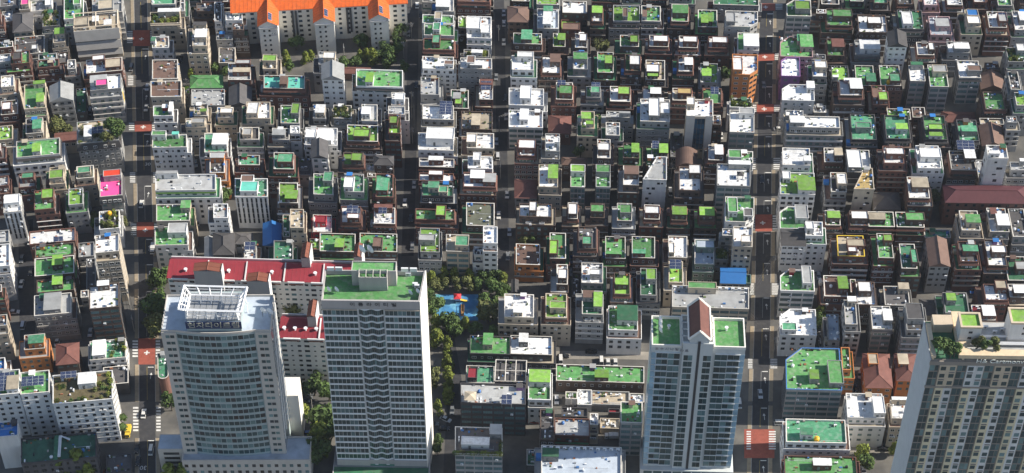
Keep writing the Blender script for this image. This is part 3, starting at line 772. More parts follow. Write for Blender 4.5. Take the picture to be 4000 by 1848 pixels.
def ac_mesh():
    m = MB(); m.box(-.45,.45,-.18,.18,.08,.78,0); m.box(-.4,.4,-.16,.16,0,.08,1); m.cyl((-.12,-.0),.0,.0,.1,.1,6,1)
    a = [( -.1+.26*math.cos(6.283*i/10), .43+.26*math.sin(6.283*i/10)) for i in range(10)]
    m.add([(x,-.19,z) for x, z in a], [tuple(range(10))], 1); return m.mesh('air_conditioner', [M_METAL, M_GREYMET])
AC = ac_mesh()
def dish_mesh():
    m = MB(); rings = []
    for k, r in enumerate((.02, .3, .55)):
        rings.append([(r*math.cos(6.283*i/12), -.25*r*r/.3 - .05, .9 + r*math.sin(6.283*i/12)) for i in range(12)])
    vs = sum(rings, []); fs = [(k*12+i, k*12+(i+1)%12, k*12+12+(i+1)%12, k*12+12+i) for k in range(2) for i in range(12)]
    m.add(vs, fs, 0); m.bar((0,0,0), (0,0,.9), .035, 1); m.bar((0,-.05,.9), (0,-.5,1.0), .02, 1); return m.mesh('satellite_dish', [M_METAL, M_GREYMET])
DISH = dish_mesh()
def tank_mesh(m_):
    m = MB(); m.cyl((0,0),.75,.8,0,.25,14); m.cyl((0,0),.8,.78,.25,1.1,14); m.cyl((0,0),.78,.3,1.1,1.45,14); m.cyl((0,0),.28,.28,1.45,1.58,10); return m.mesh('water_tank', m_)
TANKY, TANKB, TANKW = tank_mesh(M_TANK), tank_mesh(M_BLUE), tank_mesh(M_METAL)
def chimney_mesh():
    m = MB(); m.cyl((0,0),.16,.16,0,1.1,8); m.cyl((0,0),.3,.3,1.1,1.3,8); return m.mesh('roof_vent', M_METAL)
VENT = chimney_mesh()
def shrub_mesh(seed, m_, n=170, r=.5):
    rd = random.Random(seed); m = MB()
    for _ in range(n):
        d = Vector((rd.gauss(0,1), rd.gauss(0,1), abs(rd.gauss(0,1)))).normalized() * r * rd.uniform(.35, 1); c = Vector((d.x, d.y, d.z*1.5 + .1))
        u = Vector((rd.gauss(0,1), rd.gauss(0,1), rd.gauss(0,1))).normalized(); v = u.orthogonal().normalized(); s = rd.uniform(.06, .13)
        m.add([c-u*s, c-v*s*.7, c+u*s, c+v*s*.7], [(0,1,2,3)])
    m.bar((0,0,0), (0,0,.35), .03, 1); return m.mesh('shrub', [m_, M_BARK])
SHRUB = [shrub_mesh(i, M_LEAF[i % 3]) for i in range(4)]
HEDGE_N = [0]
SHRUBS = []
def add_shrub(H, x, y, z, s):
    v = H.rot.transposed() @ Vector((x, y, 0)) + H.c
    o = place('rooftop_shrub', random.choice(SHRUB), None, (v.x, v.y, z), random.random()*6, (s, s, s*random.uniform(.8, 1.3)))
    SHRUBS.append((o, H))
def solar_mesh():
    m = MB(); m.box(-.5,.5,-.5,.5,-.02,.02,0)
    for i in range(4):
        for j in range(3):
            m.box(-.49+i*.245,-.49+i*.245+.235,-.485+j*.325,-.485+j*.325+.315,.021,.03,1)
    return m.mesh('solar_panel', [M_METAL, M_SOLAR])
SOLAR = solar_mesh()
def door_mesh():
    m = MB(); m.box(-.45,.45,-.05,.02,0,2.0,0); m.box(.28,.34,-.09,-.05,.95,1.1,1); return m.mesh('door', [mat('door_paint', (.16, .17, .17), .6, .1, .4), M_METAL])
DOOR = door_mesh()
JUNK = [M_METAL, M_CONC, mat('junk_terracotta', (.30, .12, .06)), mat('junk_blue', (.06, .16, .36)), M_GREYMET, M_LEAF[1], M_DARK]
EXTRA_BOX = []                                        # occluding boxes of the landmarks
WCAND = []                                            # window candidates (house, point, normal, style, size, rz)
def face_windows(H, root, poly, z_top, fl, style, rd, f0=0, f1=99):
    fh = (z_top) / max(fl, 1)
    for i in range(len(poly)):
        a, b = poly[i], poly[(i+1) % len(poly)]; L = math.dist(a, b)
        if L < 1.6: continue
        ux, uy = (b[0]-a[0])/L, (b[1]-a[1])/L; nx, ny = uy, -ux
        if ny > .8: continue                          # rear wall: never in view
        rz = math.atan2(uy, ux); front = ny < -.7
        cols = []
        if style == 'bandwin': n = max(1, round((L-.8)/3.6)); cols = [((k+.5)/n, (L-.8)/n*.93, fh*.5, '4') for k in range(n)]
        elif style == 'glass' and front: n = max(2, round(L/1.4)); cols = [((k+.5)/n, L/n*.88, fh*.72, 't') for k in range(n)]
        elif style == 'apt': n = max(2, round(L/3.2)); cols = [((k+.5)/n, 1.25, 1.15, 'd') for k in range(n)]
        elif style == 'strips': n = max(2, round(L/1.8)); cols = [((k+.5)/n, .75, fh*.92, 'd') for k in range(n)]
        else:
            n = max(1, round(L / rd.choice((2.6, 3.0, 3.4)))); wd = rd.choice((1.2, 1.5, 1.8)); ht = rd.choice((1.1, 1.25, 1.4)); ty = rd.choice(('w', 'w', 'd', 'd', 't'))
            if not front: n = max(1, round(L/4.2)); wd = min(wd, 1.2)
            for k in range(n):
                ww = wd if (k % 2 == 0 or n < 3) else wd * rd.choice((.5, 1.0)); cols.append(((k+.5)/n, min(ww, L/n*.8), ht if ww > .8 else ht*.7, ty))
        for f in range(fl):
            if f < f0 or f >= f1 or (f == 0 and style not in ('bandwin', 'apt')): continue
            zc = f*fh + fh*.52
            if f == fl-1 and 'eave' in H.fl_:
                if front: WCAND.append((H, root, (a[0]+ux*L*.5+nx*.01, a[1]+uy*L*.5+ny*.01, zc-.55), (nx, ny), rd.choice('gt'), (L*.82, 1.2), rz))
                continue
            if style == 'few':
                for k in range(rd.choice((1, 2, 2))): s = rd.uniform(.7, 1.7); WCAND.append((H, root, (a[0]+ux*L*rd.uniform(.15,.85)+nx*.01, a[1]+uy*L*rd.uniform(.15,.85)+ny*.01, zc), (nx, ny), 'd', (s, s*.9), rz))
                continue
            for t, ww, hh, ty in cols:
                if ww < .35: continue
                WCAND.append((H, root, (a[0]+ux*L*t+nx*.01, a[1]+uy*L*t+ny*.01, zc), (nx, ny), ty, (ww, hh), rz))

def build_house(H, idx):
    rd = random.Random(1000+idx); F = H.fl_
    pitched = F & {'hip', 'gable', 'barrel'}
    deck = H.h if pitched else H.h - .85
    root = empty('apartment_building' if H.fl >= 6 else 'office_building' if 'bandwin' in F else 'pitched_roof_house' if pitched else 'brick_house' if H.wc in 'brk' else 'house', H.c, H.rz); H.root = root
    wm = WALL[H.wc]; rmat = ROOF[H.rc]; poly = H.poly
    m = MB(); m.prism(poly, -.3, deck)
    if H.wc in 'wgcp' and rd.random() < .6 and not F & {'blank', 'strips', 'glass'}:      # floor bands
        fh = deck / H.fl
        for f in range(1, H.fl): m.ring(inset(poly, -.07), inset(poly, .02), f*fh-.1, f*fh+.08)
    m.build('wall', wm, root)
    low = H.low
    if low:
        zl = deck*(H.fl-1)/H.fl; m = MB(); m.prism(low, -.3, zl); m.ring(inset(low, -.04), inset(low, .18), zl-.2, zl+.55)
        ls = m.build('lower_storeys', wm, root)
        if H.wc in 'brkog' and rd.random() < .65:
            bd = rd.choice((M_COPING, M_CONC, WALL['w']))
            for f in range(1, H.fl-1): m = MB(); z_ = f*deck/H.fl; m.box(low[0][0]-.02, low[1][0]+.02, low[0][1]-.3, low[0][1]+.02, z_-.12, z_+(.12 if rd.random() < .5 else .75)); m.build('balcony_band', bd, ls)
        m = MB(); m.prism(inset(low, .17), zl-.02, zl+.04); m.build('terrace', ROOF[rd.choice('KNSKDC' if H.rc not in 'GLT' else 'KNKSDG')], ls)
    top = deck
    if pitched:
        ov = inset(poly, -.35); xs = [p[0] for p in ov]; ys = [p[1] for p in ov]; m = MB(); W, D = H.W, H.D; rise = min(W, D) * (.22 if 'hip' in F else .26)
        if 'barrel' in F:
            n = 10; a, b, c, d = ov; prof = [(i/n, math.sin(math.pi*i/n)*W*.28) for i in range(n+1)]
            A = [(a[0]+(b[0]-a[0])*t, a[1]+(b[1]-a[1])*t, deck+z) for t, z in prof]; B = [(d[0]+(c[0]-d[0])*t, d[1]+(c[1]-d[1])*t, deck+z) for t, z in prof]
            m.add(A+B, [(i, i+1, n+2+i, n+1+i) for i in range(n)] + [tuple(range(n, -1, -1)), tuple(range(n+1, 2*n+2))])
        else:
            a, b, c, d = [Vector((*p, deck)) for p in ov]
            ins = min(W, D) * (.5 if 'hip' in F else 0)
            if D >= W:
                e1, e2 = (a+b)/2, (c+d)/2; dr = (e2-e1).normalized(); r1, r2 = e1 + dr*ins*.95, e2 - dr*ins*.95
                r1.z += rise; r2.z += rise; vs = [a, b, c, d, r1, r2]; fs = [(0,1,4), (1,2,5,4), (2,3,5), (3,0,4,5)]
            else:
                e1, e2 = (a+d)/2, (b+c)/2; dr = (e2-e1).normalized(); r1, r2 = e1 + dr*ins*.95, e2 - dr*ins*.95
                r1.z += rise; r2.z += rise; vs = [a, b, c, d, r1, r2]; fs = [(0,1,5,4), (1,2,5), (2,3,4,5), (3,0,4)]
            m.add(vs, fs + [(3,2,1,0)])
            m.bar(r1 + Vector((0,0,.05)), r2 + Vector((0,0,.05)), .12)
            for q in (a, b, c, d):
                if 'hip' in F: m.bar(q + Vector((0,0,.03)), (r1 if (q-r1).length < (q-r2).length else r2) + Vector((0,0,.03)), .07)
        rf = m.build('roof', [rmat], root)
        top = deck
    else:
        inn = inset(poly, .22)
        m = MB(); m.prism(inset(poly, .2), deck-.02, deck+.05); rf = m.build('roof', rmat, root)
        m = MB(); m.ring(inset(poly, -.05), inn, deck-.28, H.h-.07); m.ring(inset(poly, -.09), inset(poly, .26), H.h-.07, H.h, 1)
        cop = {'bluerim': M_BLUE, 'yellowrim': M_YEL}
        cm = next((cop[k] for k in cop if k in F), wm if rd.random() < .5 else M_COPING)
        m.build('parapet', [wm, cm], root)
        if 'eave' in F:
            m = MB(); A, B, C_ = inset(poly, -.08), inset(poly, -.62), inset(poly, -.05)
            m.loft(B, deck-1.15, A, deck-.1); m.loft(C_, deck-1.2, B, deck-1.15)
            m.build('eave', M_EAVED if H.wc in 'gkw' else M_EAVE, root)
        if 'mansard' in F:
            m = MB(); A, B, C_ = inset(poly, -.08), inset(poly, -.75), inset(poly, -.03)
            m.loft(B, deck-3.0, A, deck+.3); m.loft(C_, deck-3.1, B, deck-3.0)
            m.build('mansard', M_EAVED, root)
            a, b = poly[0], poly[1]
            for t in (.18, .42, .66, .86):
                place('dormer_window', WIN['w'], root, (a[0]+(b[0]-a[0])*t, a[1]+(b[1]-a[1])*t-.55, deck-1.5), H.rz*0, (1.5, 3, 1.3))
        if 'limeband' in F:
            m = MB(); m.ring(inset(poly, -.1), inset(poly, -.02), deck-1.2, deck-.35); m.build('painted_band', ROOF['L'], root)
    # penthouses / stair huts
    o, u_, v_ = poly[0], None, None
    xs = [p[0] for p in poly]; ys = [p[1] for p in poly]; X0, X1, Y0, Y1 = min(xs)+.2, max(xs)-.2, min(ys)+.2, max(ys)-.2
    for k, (a, b, c, d, col) in enumerate(H.pent):
        ph = (2.3 if not ('acs' in F) else 3.4) if not pitched else 2.6
        zt = H.h + ph - (.4 if k else 0)
        s = slope((a+b)/2)*(b-a)/2
        q = [local(H, a, d-s, zt), local(H, b, d+s, zt), local(H, b, c+s, zt), local(H, a, c-s, zt)]
        x0, x1 = (q[0][0]+q[3][0])/2, (q[1][0]+q[2][0])/2; y0, y1 = (q[0][1]+q[1][1])/2, (q[2][1]+q[3][1])/2
        x0, x1 = max(x0, X0), min(x1, X1); y0, y1 = max(y0, Y0+.1), min(y1, Y1)
        if x1 - x0 < 1: x0, x1 = min(x0, X1-1.5), max(x1, min(x0, X1-1.5)+1.5)
        if y1 - y0 < 1: y0 = min(y0, Y1-1.6); y1 = y0 + 1.6
        pm = wm if (H.wc not in 'kg' or rd.random() < .5) else WALL[rd.choice('cwg')]
        m = MB(); m.box(x0, x1, y0, y1, deck+.03, zt-.12); pw_ = m.build('penthouse', pm, root)
        m = MB(); pr = rect(x0-.12, x1+.12, y0-.12, y1+.12)
        if rd.random() < .5 and min(x1-x0, y1-y0) > 2: m.prism(pr, zt-.14, zt-.1, 0); m.ring(pr, inset(pr, .22), zt-.1, zt+.2, 1)
        else: m.prism(pr, zt-.14, zt)
        m.build('penthouse_roof', [ROOF[col], pm], pw_)
        place('door', DOOR, pw_, ((x0*.7+x1*.3), y0, deck+.05))
        if x1-x0 > 3: place('window', WIN['w'], pw_, (x0*.25+x1*.75, y0-.01, deck+1.5), 0, (1.0, 1, .7))
        H.pbox = (x0, x1, y0, y1)
    for a, b, c, d in H.solar:
        zt = H.h + 2.0; q = [local(H, a, d, zt), local(H, b, c, zt)]
        x0, x1, y0, y1 = q[0][0], q[1][0], q[0][1], q[1][1]
        nx, ny = max(1, round((x1-x0)/2.2)), max(1, round((y1-y0)/1.6))
        fr = MB()
        for X in (x0+.2, x1-.2):
            for Y, zz in ((y0+.3, zt-.35), (y1-.3, zt+.35)): fr.bar((X, Y, deck), (X, Y, zz), .05)
        fo = fr.build('solar_rack', M_GREYMET, root)
        for i in range(nx):
            for j in range(ny):
                p = place('solar_panel', SOLAR, fo, (x0+(x1-x0)*(i+.5)/nx, y0+(y1-y0)*(j+.5)/ny, zt-.3+.7*(j+.5)/ny), 0, ((x1-x0)/nx*.97, (y1-y0)/ny*.98, 1))
                p.rotation_euler[0] = math.atan2(.7, (y1-y0))
    def free(x, y):
        pb = getattr(H, 'pbox', None); return not (pb and pb[0]-.6 < x < pb[1]+.6 and pb[2]-.6 < y < pb[3]+.6)
    if not pitched:
        n = rd.choice((2, 3, 3, 4, 5)) if not F & {'clutter', 'acs'} else 8
        for _ in range(n):
            x, y = rd.uniform(X0+.6, X1-.6), rd.uniform(Y0+.5, Y1-.4)
            if X1-X0 < 2.2 or Y1-Y0 < 1.6 or not free(x, y): continue
            r_ = rd.random()
            if r_ < .55: place('air_conditioner', AC, root, (x, y, deck+.05), rd.choice((0, 1.57)), (1.25,)*3)
            elif r_ < .75: place('satellite_dish', DISH, root, (x, y, deck+.05), rd.uniform(2, 4), (1, 1, 1))
            elif r_ < .9: place('roof_vent', VENT, root, (x, y, deck+.05))
            else: place('water_tank', TANKB if rd.random() < .35 else TANKW, root, (x, y, deck+.05), 0, (.8,)*3)
        if 'acs' in F or 'acsrow' in F:
            for i in range(12):
                place('air_conditioner', AC, root, (X0+1+(X1-X0-2)*i/11, Y1-.8, deck+.05), 0, (1.5,)*3)
        for k in ('tank',):
            if k in H.pts: x, y = local(H, *map(float, H.pts[k].split(',')), deck+.7); place('water_tank', TANKY, root, (x, y, deck+.05), 0, (1.3,)*3)
        if 'gazebo' in H.pts:
            x, y = local(H, *map(float, H.pts['gazebo'].split(',')), deck+2); m = MB()
            for sx in (-1, 1):
                for sy in (-1, 1): m.bar((x+sx, y+sy, deck), (x+sx, y+sy, deck+2), .08)
            m.add([(x-1.4,y-1.4,deck+2),(x+1.4,y-1.4,deck+2),(x+1.4,y+1.4,deck+2),(x-1.4,y+1.4,deck+2),(x,y,deck+3)], [(0,1,4),(1,2,4),(2,3,4),(3,0,4),(3,2,1,0)], 1)
            m.build('gazebo', [M_FRAMED, M_EAVED], root)
        ns = 26 if 'garden' in F else (6 if 'plants' in F else 0)
        for _ in range(ns):
            x, y = rd.uniform(X0+.5, X1-.5), rd.uniform(Y0+.4, Y1-.4)
            if free(x, y) and X1-X0 > 1.2: add_shrub(H, x, y, deck+.04, rd.uniform(1.2, 2.8) if 'garden' in F else rd.uniform(.8, 1.5))
        if 'hedge' in F:
            for i in range(16): add_shrub(H, X0+.3+(X1-X0-.6)*i/15, Y0+.3, deck+.04, 2.0); add_shrub(H, X1-.5, Y0+(Y1-Y0)*i/15, deck+.04, 1.8) if i < 8 else None
        if 'balus' in F:
            m = MB()
            for i in range(24): x = poly[0][0]+(poly[1][0]-poly[0][0])*(i+.5)/24; m.box(x-.1, x+.1, poly[0][1]-.45, poly[0][1]-.2, deck-1.0, deck-.1)
            m.box(poly[0][0], poly[1][0], poly[0][1]-.55, poly[0][1]-.1, deck-.1, deck+.1); m.box(poly[0][0], poly[1][0], poly[0][1]-.6, poly[0][1]-.1, deck-1.3, deck-1.0)
            m.build('balustrade', WALL['c'], root)
        if 'cafe' in F:
            x, y = local(H, 1837, 1545, deck+2.4); m = MB(); m.cyl((x, y), .08, .08, deck, deck+3, 6)
            m.add([(x-2.2,y-2.2,deck+2.2),(x+2.2,y-2.2,deck+2.2),(x+2.2,y+2.2,deck+2.2),(x-2.2,y+2.2,deck+2.2),(x,y,deck+3.1)], [(0,1,4),(1,2,4),(2,3,4),(3,0,4)], 1)
            v = H.rot.transposed() @ Vector((0, 0, 0)); uo = m.build('parasol', [M_GREYMET, ROOF['C']]); uo.location = H.c; uo.rotation_euler[2] = H.rz
            tag(uo, 'large square tan parasol on a rooftop terrace with deck chairs', 'parasol')
            for i in range(4):
                dk = MB(); xx = x+2.6+(i%2)*1.3; yy = y-.9+(i//2)*1.6; dk.box(xx-.35, xx+.35, yy-.7, yy+.2, deck+.25, deck+.35); dk.add([(xx-.35,yy+.2,deck+.35),(xx+.35,yy+.2,deck+.35),(xx+.35,yy+.7,deck+.9),(xx-.35,yy+.7,deck+.9)], [(0,1,2,3)])
                for sx in (-.3, .3): dk.bar((xx+sx, yy-.6, deck), (xx+sx, yy-.6, deck+.3), .04); dk.bar((xx+sx, yy+.2, deck), (xx+sx, yy+.2, deck+.3), .04)
                do = dk.build('deck_chair', M_METAL); do.location = H.c; do.rotation_euler[2] = H.rz
                tag(do, 'white deck chair beside the tan rooftop parasol', 'chair', 'white deck chairs on the roof terrace')
        if 'frame' in F:
            m = MB()
            for t in (0, .33, .66, 1): m.bar((X0+(X1-X0)*t, Y0, deck+1.5), (X0+(X1-X0)*t, Y1, deck+1.5), .14)
            for t in (0, .5, 1): m.bar((X0, Y0+(Y1-Y0)*t, deck+1.5), (X1, Y0+(Y1-Y0)*t, deck+1.5), .14)
            for X in (X0, X1):
                for Y in (Y0, Y1): m.bar((X, Y, deck), (X, Y, deck+1.5), .14)
            m.build('roof_frame', M_COPING, root)
    if not pitched and X1-X0 > 2 and Y1-Y0 > 2:                     # small roof things too fine to pick apart
        m = MB()
        for _ in range(int(6 + (X1-X0)*(Y1-Y0)*.09)):
            x, y = rd.uniform(X0+.2, X1-.2), (rd.uniform(Y0+.2, Y1-.2) if rd.random() < .5 else rd.choice((Y0+.35, Y1-.35)))
            if not free(x, y): continue
            a_, b_ = rd.uniform(.12, .55), rd.uniform(.12, .5); m.box(x-a_, x+a_, y-b_, y+b_, deck+.04, deck+rd.uniform(.2, .8), rd.randrange(7))
        for _ in range(rd.choice((0, 1, 1, 2))):
            x, y = rd.uniform(X0+.4, X1-.4), rd.uniform(Y0+.4, Y1-.4); m.bar((x, y, deck+.15), (rd.uniform(X0+.3, X1-.3), y, deck+.15), .05, 0)
            m.bar((x, y, deck), (x, y, deck+rd.uniform(1.2, 2.6)), .035, 4)
        if m.v: ro = m.build('roof_clutter', JUNK, root); ro['kind'] = 'stuff'
        if rd.random() < .3 and X1-X0 > 4:
            m = MB(); x = rd.uniform(X0+1, X1-2.4); y = Y1-rd.uniform(1.6, 2.4)
            if free(x+.6, y+.6): m.box(x, x+rd.uniform(1.4, 2.2), y, Y1-.1, deck+.04, deck+1.9); m.box(x-.15, x+2.3, y-.2, Y1, deck+1.9, deck+1.98, 1); m.build('roof_shed', [rd.choice(list(WALL.values())), ROOF[rd.choice('SWBDNKCS')]], root)
    if low and rd.random() < .5:
        p0, p3 = low[0], low[3]; gapx = poly[0][0]-p0[0]
        if gapx > 1.0:
            m = MB(); yy = rd.uniform(p0[1]+1, p3[1]-3.5); m.box(p0[0]+.2, poly[0][0]-.05, yy, yy+rd.uniform(1.5, 3), deck*(H.fl-1)/H.fl+.05, deck*(H.fl-1)/H.fl+2.0); m.build('terrace_shed', ROOF[rd.choice('SNKDBCR')], root)
    if 'ducts' in F:
        m = MB(); xm = (X0+X1)/2; m.box(xm-1.6, xm-.1, Y0, Y1, deck, deck+1.0); m.build('duct_housing', ROOF['T'], root)
        m = MB()
        for dx in (.2, .7): m.bar((xm+dx, Y0+1, deck+1.2), (xm+dx, Y1-.5, deck+1.2), .22); m.bar((xm+dx, Y1-.5, deck+1.2), (xm+4, Y1-1.8-dx, deck+.8), .22)
        m.build('duct_pipe', M_METAL, root)
    if 'bluefront' in F:
        a, b = poly[0], poly[1]; n = 8
        for f in range(6):
            for k in range(3): place('window', WIN['b'], root, (a[0]+(b[0]-a[0])*(.36+.14*k), a[1]-.05, deck-2.0-f*2.9), 0, (H.W*.135, 1, 2.8))
        for x0_, x1_, t in ((0, .28, .9), (.74, 1, .6)):
            m = MB(); xa, xb = a[0]+(b[0]-a[0])*x0_, a[0]+(b[0]-a[0])*x1_; m.add([(xa-.1,a[1]-t,-.3),(xb,a[1]-t*1.6,-.3),(xb+(.5 if t > .8 else 0),a[1]-t*.4,deck+1.2),(xa-.1,a[1]-t*.4,deck+1.2),(xa-.1,a[1],-.3),(xb,a[1],-.3),(xb,a[1],deck+1.2),(xa-.1,a[1],deck+1.2)], [(0,1,2,3),(1,5,6,2),(3,2,6,7),(4,0,3,7)]); m.build('concrete_fin', mat('fair_concrete', (.50,.48,.45), .85, .12, 0, .3), root)
    if 'bands' in F:
        a, b = poly[0], poly[1]
        for z0, z1, q in ((deck-4.6, deck+1.0, .9), (deck-9.6, deck-5.6, 1.2), (deck-13.2, deck-10.6, 1.2)):
            m = MB(); m.add([(a[0]-.2,a[1]-q,z0),(b[0]+.2,b[1]-q,z0),(b[0]+.2,b[1]-q*.3,z1),(a[0]-.2,a[1]-q*.3,z1),(a[0]-.2,a[1]+.1,z0),(b[0]+.2,b[1]+.1,z0),(b[0]+.2,b[1]+.1,z1),(a[0]-.2,a[1]+.1,z1)], [(0,1,2,3),(1,5,6,2),(3,2,6,7),(4,0,3,7),(0,4,5,1)]); m.build('concrete_panel', mat('board_concrete', (.42,.40,.37), .9, .12, 0, .3), root)
        for sx in (-.2, .2):
            pass
        m = MB()
        for t in (0, .5, 1): m.bar((X0+(X1-X0)*t, Y0, H.h+1.8), (X0+(X1-X0)*t, Y1, H.h+1.8), .22)
        for y in (Y0, Y1): m.bar((X0, y, H.h+1.8), (X1, y, H.h+1.8), .22)
        for x in (X0, X1):
            for y in (Y0, Y1): m.bar((x, y, deck), (x, y, H.h+1.8), .22)
        m.build('pergola', WALL['c'], root)
    if 'sign' in ''.join(H.pts):
        a, b = poly[1], poly[2]; m = MB(); m.box(a[0]+.05, a[0]+.3, a[1]-.1, a[1]+3.4, deck-11, deck-1.2); so = m.build('billboard', ROOF['W'], root)
        m = MB(); m.box(a[0]+.3, a[0]+.34, a[1]+.15, a[1]+3.1, deck-8, deck-2.0); m.build('billboard_panel', mat('sign_yellow', (.80, .55, .08), .6, .05, 0), so)
        m = MB(); m.box(a[0]+.341, a[0]+.37, a[1]+1.45, a[1]+1.8, deck-7, deck-2.8); m.build('billboard_strip', M_DARK, so)
    if 'balc' in F:
        a, b = poly[0], poly[1]
        for f in range(1, H.fl):
            for t in (.28, .7):
                m = MB(); x = a[0]+(b[0]-a[0])*t; z = f*deck/H.fl; pl = rect(x-1.1, x+1.1, a[1]-1.0, a[1]+.1); m.prism(pl, z-.1, z); m.ring(pl, inset(pl, .12), z, z+.9); m.build('balcony', WALL['w'], root)
    style = next((s for s in ('bandwin', 'glass', 'apt', 'strips', 'few') if s in F), 'std')
    if 'bluefront' in F: style = 'few'
    if 'blank' not in F:
        face_windows(H, root, poly, deck, H.fl, style, rd, H.fl-1 if low else 0)
        if low: face_windows(H, root, low, deck, H.fl, style, rd, 0, H.fl-1)
    # wall-mounted air conditioners
    if H.fl >= 3 and 'blank' not in F and rd.random() < .7:
        a, b = poly[0], poly[1]; fh = deck/H.fl
        for _ in range(rd.choice((1, 2, 3))):
            t = rd.uniform(.1, .9); f = rd.randint(max(1, H.fl-3), H.fl-1)
            if low and f < H.fl-1: a, b = low[0], low[1]
            WCAND.append((H, root, (a[0]+(b[0]-a[0])*t, a[1]+(b[1]-a[1])*t-.22, f*fh+.35), (0, -1), 'AC', (1, 1), math.atan2(b[1]-a[1], b[0]-a[0])))

# ---------------------------------------------------------------- landmark towers and slabs
class Frame:                                          # local frame of a landmark: x along its front, y into depth, origin at front-left foot
    def __init__(s, name, x0, x1, yr, yf, h, sl=None, skew=False):
        q = quad(x0, x1, yr, yf, h, sl); s.h = h; s.o = Vector((q[0].x, q[0].y, 0)); d = q[1] - q[0]; s.rz = math.atan2(d.y, d.x); s.W = math.hypot(d.x, d.y)
        s.rot = Matrix.Rotation(-s.rz, 3, 'Z'); r = s.rot @ ((q[2]+q[3])/2 - (q[0]+q[1])/2); s.D = r.y; s.root = empty(name, s.o, s.rz)
        EXTRA_BOX.append((min(p.x for p in q)+.3, max(p.x for p in q)-.3, min(p.y for p in q)+.3, max(p.y for p in q)-.3, h-1))
    def loc(s, px, py, z): p = un(px, py, z); v = s.rot @ (Vector((p.x, p.y, 0)) - s.o); return v.x, v.y
    def prect(s, x0, x1, yr, yf, z):
        sl = slope((x0+x1)/2)*(x1-x0)/2
        q = [s.loc(x0, yf-sl, z), s.loc(x1, yf+sl, z), s.loc(x1, yr+sl, z), s.loc(x0, yr-sl, z)]
        return (q[0][0]+q[3][0])/2, (q[1][0]+q[2][0])/2, (q[0][1]+q[1][1])/2, (q[2][1]+q[3][1])/2
UNITP = {}
def panes(root, items, mats, name='window'):          # items: (x, y, z, rz, w, h); the first 300 are parts, the rest one piece of stuff
    rd = random.Random(5); ms = []
    for i, m in enumerate(mats):
        if m.name not in UNITP: UNITP[m.name] = pane_mesh('window_pane', m)
        ms.append(UNITP[m.name])
    for x, y, z, rz, w_, h_ in items[:300]: place(name, rd.choice(ms), root, (x, y, z), rz, (w_, 1, h_))
    if len(items) > 300:
        b = MB()
        for x, y, z, rz, w_, h_ in items[300:]:
            c, s = math.cos(rz)*w_/2, math.sin(rz)*w_/2; nx, ny = math.sin(rz)*.04, -math.cos(rz)*.04
            A, B = (x-c+nx, y-s+ny), (x+c+nx, y+s+ny); i_, j_ = (x-c-nx*.3, y-s-ny*.3), (x+c-nx*.3, y+s-ny*.3)
            b.prism([A, B, j_, i_], z-h_/2, z+h_/2, rd.randrange(len(mats)))
        o = b.build('lower_windows', mats, root); o['kind'] = 'stuff'
def sign(root, s, size, x, y, z, m, rz=0.0, sp=1.0, ext=.06):
    me = text_mesh(s, size, ext); me.materials.append(m); o = link('sign_lettering', me, root); o.location = (x, y, z); o.rotation_euler = (R(90), 0, rz); o.scale[0] = sp; return o
def parapet(root, poly, z, h, t, m, name='parapet'):
    b = MB(); b.ring(poly, inset(poly, t), z, z+h); return b.build(name, m, root)
def roofslab(root, poly, z, m, name='roof'):
    b = MB(); b.prism(poly, z, z+.06); return b.build(name, m, root)

# --- curved office tower with the white steel crown
M_TWHITE = mat('tower_cream', (.74, .71, .65), .8, .10, .03, .35, True)
M_STONE = mat('tower_stone', (.50, .465, .42), .85, .10, .05, .3, True)
M_SPAN = mat('tower_spandrel', (.36, .43, .43), .6, .12, .05, .3)
T = Frame('office_tower', 628, 1056, 1200, 1290, 79); W, D = T.W, T.D; H0 = 79; PODH = 13
def arc(n=14, x0=5.2, x1=None, bul=1.3):
    x1 = x1 or W - 5.6
    return [(x0+(x1-x0)*i/n, -bul*(1-((i/n)*2-1)**2)) for i in range(n+1)]
A = arc(); poly = [(0,0),(5.0,0)] + A + [(W-5.4,0),(W,0),(W,D+6),(0,D+6)]
b = MB(); b.prism(poly, -.3, H0-.9); b.build('wall', M_SPAN, T.root)
for x0, x1 in ((-.05, 4.95), (W-5.35, W+.05)):
    b = MB(); b.box(x0, x1, -.35, D+6.05, PODH-1, H0-.85); b.build('stone_pier', M_STONE, T.root)
NF = 20; fh = (H0-1.2-PODH)/NF; it = []
for f in range(NF-1, -1, -1):
    z = PODH + fh*(f+.5)
    for i in range(14):
        a, c = A[i], A[i+1]; L = math.dist(a, c); rz = math.atan2(c[1]-a[1], c[0]-a[0]); it.append(((a[0]+c[0])/2, (a[1]+c[1])/2-.02, z, rz, L*.88, fh*.6))
    for x in (2.0, 3.6): it.append((x, -.38, z, 0, 1.35, fh*.42))
    for x in (W-3.6, W-2.0): it.append((x, -.38, z, 0, 1.35, fh*.42))
panes(T.root, it, [G_TEAL, G_DTEAL, G_DTEAL, glassmat('glass_sea', (.12, .20, .20), .15, .6, .35), G_DTEAL, G_DARK])
b = MB()
for f in range(NF): b.box(W+.06, W+.12, .4, D+5.6, PODH+fh*f+.25, PODH+fh*(f+1)-.85)
o = b.build('side_windows', G_BLUE, T.root)
b = MB()
for k in range(3): b.bar((W+.16, 1+k*4.5, PODH+fh*2), (W+.16, 6.5+k*4, H0-2), .22)
b.build('diagonal_brace', WALL['w'], T.root)
b = MB()
for f in range(NF):
    z = PODH+fh*(f+1); b.add([(p[0], p[1]-.1, z-.28) for p in A]+[(p[0], p[1]-.1, z-.1) for p in A], [(i, i+1, 16+i, 15+i) for i in range(14)])
b.build('spandrel_trim', mat('trim_pale', (.48, .50, .50), .6), T.root)
deck = H0-.9; rp = [(0,-.3),(W,-.3),(W,D+6),(0,D+6)]
